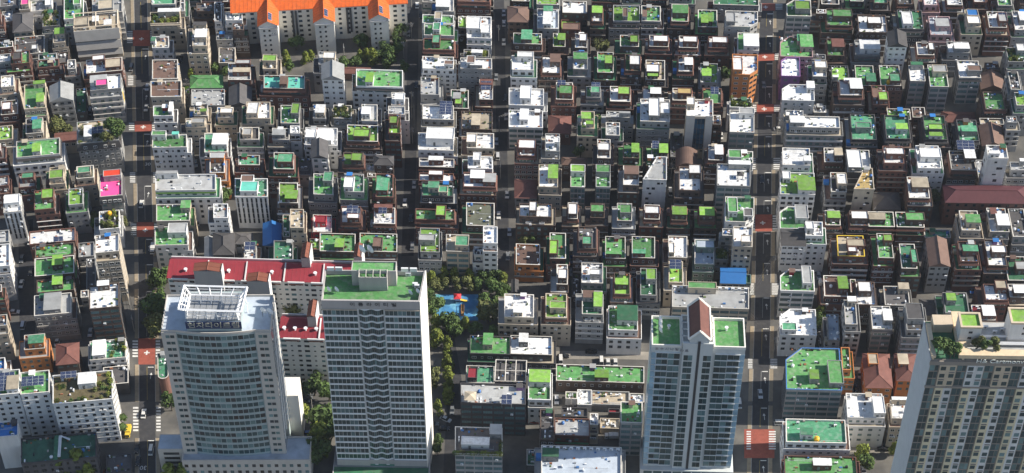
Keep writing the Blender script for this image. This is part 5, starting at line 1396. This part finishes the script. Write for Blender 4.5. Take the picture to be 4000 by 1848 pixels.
# ---------------------------------------------------------------- windows that could be seen from about here
def flush_windows():
    boxes = np.array([H.aabb for H in HOUSES] + EXTRA_BOX); own = {id(H): i for i, H in enumerate(HOUSES)}
    P = []; N = []; O = []
    for H, root, p, n, ty, sz, rz in WCAND:
        r = H.rot.transposed(); a = r @ Vector((p[0], p[1], 0)) + H.c; b = r @ Vector((n[0], n[1], 0)); P.append((a.x+b.x*.1, a.y+b.y*.1, p[2])); N.append((b.x, b.y)); O.append(own[id(H)])
    P = np.array(P); N = np.array(N); O = np.array(O); vis = np.zeros(len(P), bool)
    lo = np.stack([boxes[:,0], boxes[:,2], np.zeros(len(boxes))], 1); hi = np.stack([boxes[:,1], boxes[:,3], boxes[:,4]], 1)
    for cx in (-18, 0, 18):
        C = np.array([cx, 0, CAM_H]); D = C - P
        fac = (D[:, :2] * N).sum(1) > 0
        for s in range(0, len(P), 1500):
            p = P[s:s+1500, None, :]; d = D[s:s+1500, None, :]
            with np.errstate(divide='ignore', invalid='ignore'):
                t1 = (lo[None] - p) / d; t2 = (hi[None] - p) / d
            tn = np.minimum(t1, t2).max(2); tf = np.maximum(t1, t2).min(2)
            hit = (tn < tf) & (tf > 1e-4) & (tn < 1)
            hit[np.arange(len(hit)), O[s:s+1500]] = False
            vis[s:s+1500] |= fac[s:s+1500] & ~hit.any(1)
    k = 0
    for ok, (H, root, p, n, ty, sz, rz) in zip(vis, WCAND):
        if not ok: continue
        k += 1
        if ty == 'AC': place('air_conditioner', AC, root, (p[0], p[1], p[2]), rz, (1.1,)*3)
        else: place('window', WIN[ty], root, p, rz, (sz[0], 1, sz[1]))
    print('windows', len(WCAND), 'kept', k)
flush_windows()

# ---------------------------------------------------------------- trees
def crown_mesh(seed, kind, m_):
    rd = random.Random(seed); m = MB(); n = 900
    lobes = []
    for k in range(9):
        a = rd.uniform(0, 6.28)
        if kind == 'cone': z = rd.uniform(.0, .85); r = (1-z)*.5; lobes.append((Vector((math.cos(a)*r*.7, math.sin(a)*r*.7, z*2.1-.75)), .26+.22*(1-z)))
        else: lobes.append((Vector((math.cos(a)*rd.uniform(.1,.6), math.sin(a)*rd.uniform(.1,.6), rd.uniform(-.35,.6))), rd.uniform(.3,.5)))
    for i in range(n):
        c, r = lobes[i % 9]; d = Vector((rd.gauss(0,1), rd.gauss(0,1), rd.gauss(0,1))).normalized(); p = c + d*r*rd.uniform(.6, 1.08)
        nr = (d + Vector((rd.gauss(0,.5), rd.gauss(0,.5), rd.gauss(0,.5)))).normalized(); u = nr.orthogonal().normalized(); v = nr.cross(u); s = rd.uniform(.085, .17); q = rd.uniform(0, 3.1); uu = u*math.cos(q)+v*math.sin(q); vv = nr.cross(uu)
        m.add([p-uu*s, p-vv*s*.75, p+uu*s, p+vv*s*.75+nr*s*.25], [(0,1,2,3)])
    return m.mesh('crown', m_)
CROWN = {'cone': [crown_mesh(10+i, 'cone', M_LEAF[0]) for i in range(3)], 'round': [crown_mesh(20+i, 'round', M_LEAF[1]) for i in range(3)], 'olive': [crown_mesh(30+i, 'round', M_LEAF[2]) for i in range(2)]}
def trunk_mesh():
    m = MB(); m.cyl((0,0), .055, .03, -.02, 1.0, 8)
    for k in range(5): a = k*1.3; m.bar((0,0,.45+.1*k), (math.cos(a)*.28, math.sin(a)*.28, .8+.08*k), .014)
    return m.mesh('trunk', M_BARK)
TRUNK = trunk_mesh()
def T_(ox, oy, L): return [(ox+x*.38820, oy+y*.38820, r*.38820, k) for x, y, r, k in L]
c_, r_, o_ = 'cone', 'round', 'olive'
PARK = T_(1500, 924, [(480,420,52,c_),(595,380,62,c_),(600,480,48,o_),(705,380,52,c_),(730,480,50,o_),(865,390,50,c_),(845,480,58,o_),(520,500,54,o_),(1010,390,54,r_),(1105,400,66,r_),(1195,430,60,c_),(1095,500,62,r_),(1150,570,64,r_),(1030,640,62,r_),(1040,800,92,o_),(1120,960,54,r_),(925,940,54,r_),(820,880,54,c_),(690,880,82,r_),(690,960,66,r_),(520,870,64,c_),(545,690,58,r_),(470,600,54,r_),(530,1030,74,c_),(640,1060,44,c_),(640,1150,48,c_),(460,760,54,r_),(600,850,50,r_),(480,690,50,r_),(1200,520,50,r_),(1130,680,50,r_),(960,480,46,r_)])
AVEN = T_(1500, 1386, [(640,70,58,c_),(640,180,54,c_),(645,290,54,c_),(645,400,60,c_),(540,530,52,c_),(510,190,48,o_),(500,280,44,o_),(560,860,52,r_),(540,950,50,r_)])
STREET = T_(500, 924, [(330,440,92,r_),(390,400,60,r_),(270,720,100,r_),(260,880,80,o_),(250,950,60,o_),(330,620,60,r_)]) + T_(0, 1386, [(620,1175,100,c_),(800,1150,120,c_),(900,1180,80,c_),(1700,1200,80,c_),(1850,1200,80,c_),(1720,500,62,r_),(1680,420,44,r_),(1215,640,40,r_),(1210,740,46,r_)])
APTS = T_(1000, 0, [(300,580,46,c_),(500,580,46,c_),(555,560,38,c_),(1050,570,44,c_),(1110,550,44,c_),(1180,590,62,c_),(1250,560,52,r_),(900,650,50,r_),(1000,640,50,r_),(400,440,60,r_),(1060,430,64,r_),(330,660,44,r_),(850,640,40,r_)]) + T_(1500, 0, [(120,430,64,r_),(180,310,54,r_),(40,600,72,r_),(190,670,44,r_),(130,500,56,r_),(20,520,60,r_)])
RED = [(1142,1235,52,o_),(1165,1240,40,c_),(1150,1510,26,r_),(1271,1691,52,r_),(1250,1734,48,c_),(1185,1613,30,c_),(1228,1520,34,r_),(1285,1541,34,r_),(1290,1640,40,r_),(1240,1780,50,r_)]
YARD = T_(0, 462, [(600,110,72,o_),(680,120,46,o_),(900,640,72,r_),(930,720,60,r_),(940,1000,50,o_),(950,1080,50,r_),(1235,1050,40,o_)]) + T_(500, 462, [(970,760,62,r_),(960,820,50,r_)]) + T_(2000, 0, [(870,370,40,o_),(850,450,36,o_),(930,480,42,o_),(230,150,42,r_),(890,490,36,o_)]) + T_(2500, 924, [(820,180,54,o_)]) + T_(2000, 924, [(110,40,42,o_),(200,40,42,r_)]) + T_(2000, 462, [(690,330,52,r_),(870,50,60,r_)]) + T_(3500, 462, [(390,740,50,r_),(410,800,44,o_)]) + T_(3000, 924, [(530,780,64,c_),(545,860,56,r_)]) + T_(3000, 1386, [(960,1000,72,c_),(1000,1070,60,r_),(930,960,50,c_),(1275,950,52,c_)]) + T_(500, 0, [(620,80,50,r_),(870,690,46,r_),(640,740,40,c_),(980,730,40,r_)]) + T_(2500, 0, [(850,750,50,r_)])
ORD = ['', 'second ', 'third ', 'fourth ', 'fifth ']
def tree(px, py, r, kind, label, group, z0=0.0):
    hgt = 6.0 if r > 12 else 4.0; p = un(px, py, z0+hgt*.62); s = 1.45*max(1.6, r/7600*math.hypot(p.x, p.y, CAM_H-p.z))
    root = empty('tree', (p.x, p.y, z0)); zc = max(hgt*.62, s*.95)
    t = place('trunk', TRUNK, root, (0,0,0), random.random()*6, (s*1.3, s*1.3, zc))
    c = place('crown', random.choice(CROWN[kind]), root, (0,0,zc), random.random()*6, (s*1.12, s*1.12, s*random.uniform(.95, 1.2)))
    tag(root, label, 'tree', group); return root
KW = dict(cone='yellow-green pointed ginkgo tree', round='dark green bushy tree', olive='olive green spreading tree')
for L, where, grp in ((PARK, 'around the blue playground', 'park trees'), (AVEN, 'lining the lane beside the wavy tower', 'lane trees'), (STREET, 'on the road beside the crowned tower', 'street trees'), (APTS, 'by the orange-roofed apartments', 'apartment garden trees'), (RED, 'by the red-roofed apartment slabs', 'slab garden trees'), (YARD, 'in a yard among the houses', 'yard trees')):
    for px, py, r, k in L: tree(px, py, r, k, KW[k]+' '+where, grp+', '+k)
for px, py, r, k in T_(3500, 924, [(440,1090,60,r_),(500,1110,56,r_),(600,1140,50,r_),(560,1150,46,r_),(830,1060,44,o_),(900,1085,40,r_),(1000,1085,46,o_)]):
    tree(px, py, r, k, KW[k]+' on the roof of the cream residential tower', 'roof terrace trees, '+k, RT.h-1)
for px, py, r, k in T_(0, 462, [(1150,110,70,r_),(1200,150,50,r_),(1080,190,44,o_),(1190,70,50,r_)]):
    Hh = min((H for H in HOUSES if 'mansard' in H.fl_ and 'garden' in H.fl_), key=lambda H: abs(H.x0-300)); tree(px, py, r, k, KW[k]+' on the roof garden of the mansard building', 'mansard roof trees, '+k, Hh.h-.8)

# ---------------------------------------------------------------- playground
pb = patch('playground', 1690, 1868, 1150, 1252, .03, mat('rubber_blue', (.06, .22, .42), .8, .25, 0, .25, col2=(.22, .50, .60), mix=.9))
p = un(1787, 1178, 0); m = MB(); r0 = empty('play_tower', p)
for x in (-1, 1):
    for y in (-1, 1): m.bar((x, y, 0), (x, y, 3), .09)
m.box(-1.05, 1.05, -1.05, 1.05, 1.2, 1.35); m.build('frame', mat('play_navy', (.04, .08, .16), .5), r0)
m = MB(); m.add([(-1.5,-1.5,3),(1.5,-1.5,3),(1.5,1.5,3),(-1.5,1.5,3),(0,0,4)], [(0,1,4),(1,2,4),(2,3,4),(3,0,4),(3,2,1,0)]); m.build('canopy', mat('play_red', (.62, .05, .06), .5), r0)
m = MB(); m.add([(1,-.4,1.3),(1,.4,1.3),(4,.4,.2),(4,-.4,.2)], [(0,1,2,3)]); m.bar((1,-.45,1.4), (4,-.45,.3), .07); m.bar((1,.45,1.4), (4,.45,.3), .07); m.build('slide', M_YEL, r0); tag(r0, 'play tower with red canopy and slide on blue playground', 'play tower')
p = un(1807, 1215, 0); m = MB(); m.box(-.6, .6, -3, 3, .3, .45)
for y in (-2.6, 0, 2.6):
    for x in (-.5, .5): m.bar((x, y, 0), (x, y, 1.3), .06)
for x in (-.55, .55): m.bar((x, -2.8, 1.3), (x, 2.8, 1.3), .06)
o = m.build('play_bridge', mat('play_wood', (.30, .16, .06), .8)); o.location = p; tag(o, 'brown wooden play bridge on the blue playground', 'play bridge')
p = un(1700, 1170, 0); m = MB()
for x in (-1.6, 1.6): m.bar((x, -.9, 0), (x, 0, 2.5), .08); m.bar((x, .9, 0), (x, 0, 2.5), .08)
m.bar((-1.6, 0, 2.5), (1.6, 0, 2.5), .08)
for x in (-.8, .8): m.bar((x-.2, 0, 2.5), (x-.2, 0, .5), .025); m.bar((x+.2, 0, 2.5), (x+.2, 0, .5), .025); m.box(x-.25, x+.25, -.12, .12, .45, .52)
o = m.build('swing_set', mat('play_green', (.12, .45, .10), .5)); o.location = p; tag(o, 'green swing set at the edge of the blue playground', 'swing')

# ---------------------------------------------------------------- vehicles
def car_meshes(van=False, truck=False):
    def loft(sec, m, mi=0):                           # sec: list of (y, halfwidth, z0, z1)
        vs = []; n = len(sec)
        for y, w_, a, b in sec: vs += [(-w_, y, a), (w_, y, a), (w_*.97, y, b), (-w_*.97, y, b)]
        fs = []
        for i in range(n-1):
            for k in range(4): fs.append((4*i+k, 4*i+(k+1)%4, 4*i+4+(k+1)%4, 4*i+4+k))
        fs += [(3,2,1,0), tuple(4*n-4+k for k in range(4))]; m.add(vs, fs, mi)
    body = MB(); cab = MB(); roof = MB()
    if truck:
        loft([(-2.6,.85,.4,.6),(-2.5,.88,.4,1.9),(-1.3,.9,.4,2.0),(-1.2,.9,.4,2.0)], body); body.box(-.95,.95,-1.0,2.6,.75,2.3,0); body.box(-.4,.4,-2.4,2.5,.35,.7,1)
        cab.box(-.84,.84,-2.62,-2.3,1.15,1.75); cab.box(-.92,.92,-2.2,-1.5,1.2,1.75); roof.box(-.8,.8,-2.45,-1.3,2.0,2.06)
    else:
        h = 1.0 if van else .82; top = 1.95 if van else 1.45
        loft([(-2.3,.72,.35,.62),(-2.2,.86,.28,.74),(-1.2,.9,.25,h-.02),(1.7,.9,.25,h),(2.2,.86,.28,h-.04),(2.32,.76,.38,h-.2)], body)
        f0, f1, b1, b0 = (-1.9,-1.2,2.0,2.25) if van else (-1.15,-.4,1.1,1.85)
        cab.add([(-.84,f0,h-.02),(.84,f0,h-.02),(.66,f1,top),(-.66,f1,top),(-.84,b0,h-.02),(.84,b0,h-.02),(.66,b1,top),(-.66,b1,top)], [(0,1,2,3),(1,5,6,2),(5,4,7,6),(4,0,3,7),(3,2,6,7)])
        roof.add([(-.66,f1-.03,top+.005),(.66,f1-.03,top+.005),(.66,b1+.03,top+.005),(-.66,b1+.03,top+.005),(-.6,f1+.05,top+.06),(.6,f1+.05,top+.06),(.6,b1-.05,top+.06),(-.6,b1-.05,top+.06)], [(0,1,5,4),(1,2,6,5),(2,3,7,6),(3,0,4,7),(4,5,6,7)])
    return body, cab, roof
wh = MB()
wh.v = []; n = 12
a = [(0, .32*math.cos(6.283*i/n), .32*math.sin(6.283*i/n)) for i in range(n)]
wh.add([(-.1,y,z) for _, y, z in a]+[(.1,y,z) for _, y, z in a], [(i,(i+1)%n,n+(i+1)%n,n+i) for i in range(n)]+[tuple(range(n,2*n)), tuple(range(n-1,-1,-1))], 0)
wh.add([(.105,y*.6,z*.6) for _, y, z in a], [tuple(range(n))], 1); wh.add([(-.105,y*.6,z*.6) for _, y, z in a], [tuple(range(n-1,-1,-1))], 1)
WHEEL = wh.mesh('wheel', [M_TYRE, M_GREYMET]); hl = MB(); hl.box(-.16,.16,-.05,.05,-.07,.07); HL = hl.mesh('headlight', M_LAMP)
PAINT = {k: mat('paint_'+k, c, .25, .03, .05, spec=.6) for k, c in dict(white=(.78,.78,.77), black=(.015,.015,.018), silver=(.45,.46,.48), grey=(.16,.165,.17), red=(.45,.03,.03), blue=(.04,.12,.35), yellow=(.75,.45,.03)).items()}
CARM = {}
def car(px, py, col='white', ang=0.0, kind='car', where='parked between the houses', z=0.02):
    key = (col, kind)
    if key not in CARM:
        b_, c, r = car_meshes(kind == 'van', kind == 'truck'); CARM[key] = (b_.mesh('body', [PAINT[col], M_DARK]), c.mesh('window', G_DARK), r.mesh('roof_panel', PAINT[col]))
    p = un(px, py, .7); root = empty({'car': 'parked_car', 'van': 'van', 'truck': 'delivery_truck'}[kind], (p.x, p.y, z), R(ang))
    for nm, me in zip(('body', 'window', 'roof_panel'), CARM[key]): link(nm, me, root)
    for x in (-.82, .82):
        for y in (-1.45, 1.4): place('wheel', WHEEL, root, (x, y, .32))
        place('headlight', HL, root, (x*.75, -2.27 if kind != 'truck' else -2.58, .66))
    noun = {'car': 'car', 'van': 'van', 'truck': 'box truck'}[kind]
    tag(root, f'{col} {noun} {where}', noun.split()[-1], f'{col} {noun}s {where}'[:60]); return root
LR, RR_ = 'on the road beside the crowned tower', 'on the road beside the gabled tower'
for a_ in [(571,420,'white',0,'car',LR),(513,264,'grey',0,'van','parked beside the wide concrete building'),(706,232,'black',0,'car','in the alley behind the beige building'),(552,796,'white',180,'car',LR),(764,637,'white',10,'car','parked behind the cream building with lime band'),(772,866,'white',0,'van','parked below the pale narrow tower'),(598,974,'white',0,'truck',LR),(620,1064,'white',0,'car',LR),(561,1615,'white',180,'car','crossing the sunlit junction by the garden-roofed apartments'),(534,1751,'black',0,'car',LR),(539,1800,'black',0,'car',LR),(590,1759,'white',0,'van',LR),(83,1108,'white',0,'car','parked in the shaded street of brick houses'),(54,1217,'white',90,'car','turned sideways in the shaded side street'),(223,1335,'white',0,'car','parked behind the orange house'),(353,1297,'white',0,'car','in the alley below the banded grey building'),(59,1095,'grey',0,'car','parked in the shaded street of brick houses'),(351,435,'silver',0,'van','in the alley beside the billboard building'),(427,1842,'red',90,'car','by the dark hall with bottle green roof'),(575,340,'silver',0,'car',LR),
    (1766,1600,'grey',0,'car','in the lane beside the wavy tower'),(1741,1636,'silver',60,'car','parked askew in the lane beside the wavy tower'),(1733,1673,'black',90,'car','in the lane beside the wavy tower'),(1690,1655,'grey',90,'car','in the lane beside the wavy tower'),(1644,58,'black',0,'car','in the alley by the orange-roofed apartments'),(1968,163,'white',0,'car','in the alley past the white-roofed houses'),(1968,50,'silver',0,'car','in the alley past the white-roofed houses'),(1939,551,'silver',0,'car','beside the cream house in the alley'),(1990,905,'silver',0,'car','in the alley above the park'),(1605,850,'black',0,'car','in the alley by the olive-roofed block'),(1977,454,'white',0,'car','in the alley past the white-roofed houses'),
    (2229,1013,'blue',0,'car','parked between brick houses'),(2229,1060,'silver',0,'car','parked between brick houses'),(2200,1390,'black',90,'car','on the sunlit street behind the green-roofed market hall'),(2190,1407,'white',0,'van','parked against the green-roofed market hall'),(2349,1413,'white',0,'van','parked against the green-roofed market hall'),(2375,1417,'white',0,'car','parked against the green-roofed market hall'),(2404,1417,'white',0,'car','parked against the green-roofed market hall'),(2174,1560,'silver',0,'car','parked beside the low shops'),(2083,1644,'red',80,'car','in the gap beside the low shops'),(2388,1706,'white',-90,'truck','in the yard of the low shops'),(2310,1372,'black',90,'car','on the sunlit street behind the green-roofed market hall'),
    (2816,530,'white',0,'car','parked beside the concrete fin tower'),(2618,751,'white',0,'van','beside the white wedge-shaped building'),(2970,1538,'silver',0,'car',RR_),(3048,1652,'white',90,'van','turning beside the ribbon-window block'),(2888,1577,'white',0,'van','parked at the foot of the gabled tower'),(3332,1460,'silver',5,'car','parked behind the orange stair block'),(3359,1460,'white',-5,'car','parked behind the orange stair block'),(3322,1510,'black',0,'car','parked behind the orange stair block'),(3346,1514,'black',0,'car','parked behind the orange stair block'),(3208,1312,'silver',0,'car','in the alley beside the round white building'),(3208,1345,'white',0,'car','in the alley beside the round white building'),(3198,1075,'silver',0,'car','beside the slate-gabled white building'),(3291,555,'silver',0,'car','beside the long white building with roof garden'),(3043,503,'white',90,'car','at the red awning on the road beside the gabled tower'),(3365,1712,'white',90,'car','on the lane below the white flat-roofed block'),(3452,1753,'black',90,'car','on the lane below the white flat-roofed block'),(3373,1838,'silver',0,'car','by the round planter'),(3795,1130,'blue',0,'car','parked among the brick houses'),(2983,330,'grey',0,'car',RR_),(2975,700,'black',0,'car',RR_),
    (1200,1567,'black',90,'car','parked by the red-roofed apartment slabs'),(1203,1691,'blue',90,'car','parked by the red-roofed apartment slabs'),(1390,1590,'grey',0,'car','parked by the red-roofed apartment slabs')]: car(*a_)
for P_, ys, wh_ in ((ALLEYM, (20, 130, 330, 470, 720, 790, 960), 'in the shaded alley by the orange-roofed apartments'), (ALLEYC, (90, 300, 380, 610, 760, 840, 1000), 'in the shaded alley past the white-roofed houses'), (STREETL, (940, 1010, 1060, 1270, 1350), 'parked in the shaded street of brick houses')):
    for k, y in enumerate(ys): car(interp_x(P_, y)+(-17 if k % 2 else 17), y, ('white', 'grey', 'black', 'silver', 'white')[k % 5], 0 if k % 3 else 180, 'van' if k % 4 == 3 else 'car', wh_)
# yellow kiosk truck at the junction
car(501, 1688, 'yellow', 0, 'truck', 'at the corner of the sunlit junction')

# ---------------------------------------------------------------- utility poles
def pole_parts():
    a = MB(); a.cyl((0,0), .17, .11, -.2, 9.5, 8); b_ = MB(); b_.box(-1.1,1.1,-.06,.06,8.7,8.85); b_.box(-.8,.8,-.06,.06,8.0,8.12)
    for x in (-1,-.5,.5,1): b_.cyl((x,0),.05,.05,8.85,9.05,6)
    t = MB(); t.cyl((.38,0), .25, .25, 6.6, 7.5, 10); return a.mesh('pole', M_CONC), b_.mesh('crossarm', M_GREYMET), t.mesh('transformer', M_GREYMET)
PP = pole_parts()
POLES = [(1608,150),(1608,30),(1578,225),(1346,235),(1948,160),(1950,520),(1955,700),(1610,420),(1612,560),(632,270),(2858,370),(2853,430),(2139,375),(2139,410),(2356,370),(3030,330),(3035,520),(3020,1060),(2893,1250),(3080,550),(3022,1380),(525,1295),(505,1190),(2620,700),(3344,160),(3415,610),(3838,200),(3720,860),(520,930),(735,370),(2230,1595),(2340,1040),(2385,1080),(1220,1600)]
wires = []
for px, py in POLES:
    p = un(px, py); r0 = empty('utility_pole', (p.x, p.y, 0), random.choice((0, 1.57)))
    for nm, me in zip(('pole', 'crossarm', 'transformer'), PP): link(nm, me, r0)
    where = LR if px < 640 and px > 480 else RR_ if 2880 < px < 3060 else 'in the alley between the white-roofed houses' if 1900 < px < 2000 else 'in the alley by the orange-roofed apartments' if 1300 < px < 1650 and py < 600 else 'in an alley among the houses'
    tag(r0, 'concrete utility pole with crossarms '+where, 'utility pole', 'utility poles '+where); wires.append(p)
for i, a in enumerate(wires):
    c = sorted((q for q in wires if (q-a).length > 1), key=lambda q: (q-a).length)[0]
    if i < wires.index(c) and (c-a).length < 45:
        m = MB()
        for dx in (-1, 0, 1):
            P = [(a.x+(c.x-a.x)*t+dx, a.y+(c.y-a.y)*t, 9.0-1.2*math.sin(math.pi*t)) for t in [k/6 for k in range(7)]]
            for u, v in zip(P, P[1:]): m.bar(u, v, .035)
        o = m.build('power_line', M_FRAMED); tag(o, 'sagging black power lines strung between two concrete poles', 'power line', 'power lines')

# ---------------------------------------------------------------- labels of the houses: look first, then what stands next to it
def short(H): return f"{WORD_R[H.rc]}-roofed {WORD_W[H.wc]} house"
LMK = [(un(840, 1700), 'crowned tower'), (un(1480, 1750), 'wavy glass tower'), (un(2700, 1780), 'gabled tower'), (un(3800, 1848), 'cream residential tower'), (un(1250, 150), 'orange-roofed apartments'), (un(950, 1200), 'red-roofed slab'), (un(1780, 1200), 'blue playground')]
def feats(H):
    F = H.fl_; out = []
    if H.solar: out.append('solar panels')
    if 'garden' in F: out.append('a roof garden')
    elif 'tank' in H.pts: out.append('a yellow water tank')
    elif 'gazebo' in H.pts: out.append('a rooftop gazebo')
    if 'mansard' in F: out.append('a dark mansard')
    if H.pent and len(out) < 2: out.append(f"{WORD_R[H.pent[0][4]]} stair hut" if len(H.pent) == 1 else f"{WORD_R[H.pent[0][4]]} and {WORD_R[H.pent[1][4]]} huts")
    return out[:1] if len(' '.join(out).split()) > 5 else out[:2]
def kindword(H):
    F = H.fl_
    return 'house with hipped' if 'hip' in F else 'house with gabled' if 'gable' in F else 'house with barrel' if 'barrel' in F else 'block with' if H.fl >= 6 or H.W > 16 else 'house with'
def wc(s): return len(s.split())
used = {}
for H in HOUSES:
    fe = feats(H); base = f"{WORD_N[min(H.fl, 11)]}-storey {WORD_W[H.wc]} {kindword(H)} {WORD_R[H.rc]} roof" + (' and ' + fe[0] if fe else '')
    nb = sorted((q for q in HOUSES if q is not H), key=lambda q: (q.c-H.c).length)[:6]; opts = []
    ri = 'road beside the crowned tower' if 480 < (H.x0+H.x1)/2 < 760 else None
    near = min(LMK, key=lambda t: (t[0]-H.c).length)
    for q in nb:
        d = H.rot @ (q.c-H.c); rel = 'beside' if abs(d.x) > abs(d.y) else ('behind' if d.y < 0 else 'in front of')
        opts.append(f"{rel} a {short(q)}")
    if (near[0]-H.c).length < 45: opts.insert(0, f"near the {near[1]}")
    cand = [base] if False else [f"{base}, {o}" for o in opts]
    lab = next((c for c in cand if c not in used and wc(c) <= 16), None) or next((c for c in [f"{WORD_W[H.wc]} house, {WORD_R[H.rc]} roof, {o}" for o in opts] if c not in used and wc(c) <= 16), None)
    if lab is None: lab = base if wc(base) <= 16 else f"{WORD_W[H.wc]} house with {WORD_R[H.rc]} roof"
    used.setdefault(lab, []).append(H); H.lab = lab
    tag(H.root, lab, 'building' if H.fl >= 6 else 'house', f"{WORD_W[H.wc]} houses with {WORD_R[H.rc]} roofs")
for o, H in SHRUBS:
    ph = H.lab.split(', ', 1)[1] if ', ' in H.lab else 'among the houses'
    sl_ = f"green shrub on {WORD_R[H.rc]} roof of {WORD_W[H.wc]} house {ph}"; sl_ = sl_ if wc(sl_) <= 16 else f"green shrub on {WORD_R[H.rc]} roof {ph}"
    tag(o, sl_, 'shrub', f"shrubs on {WORD_R[H.rc]} roof {ph}")

# ---------------------------------------------------------------- thin autumn haze over the whole district
hz = MB(); hz.box(-7000, 7000, -4000, 9500, -1, CAM_H+3); ho = hz.build('haze', None); ho.data.materials.clear(); ho['kind'] = 'stuff'
hm = bpy.data.materials.new('haze_air'); hm.use_nodes = True; hn = hm.node_tree; hn.nodes.remove(hn.nodes['Principled BSDF'])
pv = hn.nodes.new('ShaderNodeVolumePrincipled'); pv.inputs['Color'].default_value = (.80, .88, 1, 1); pv.inputs['Density'].default_value = .00004; pv.inputs['Anisotropy'].default_value = .3
hn.links.new(pv.outputs[0], next(n for n in hn.nodes if n.type == 'OUTPUT_MATERIAL').inputs['Volume']); ho.data.materials.append(hm)
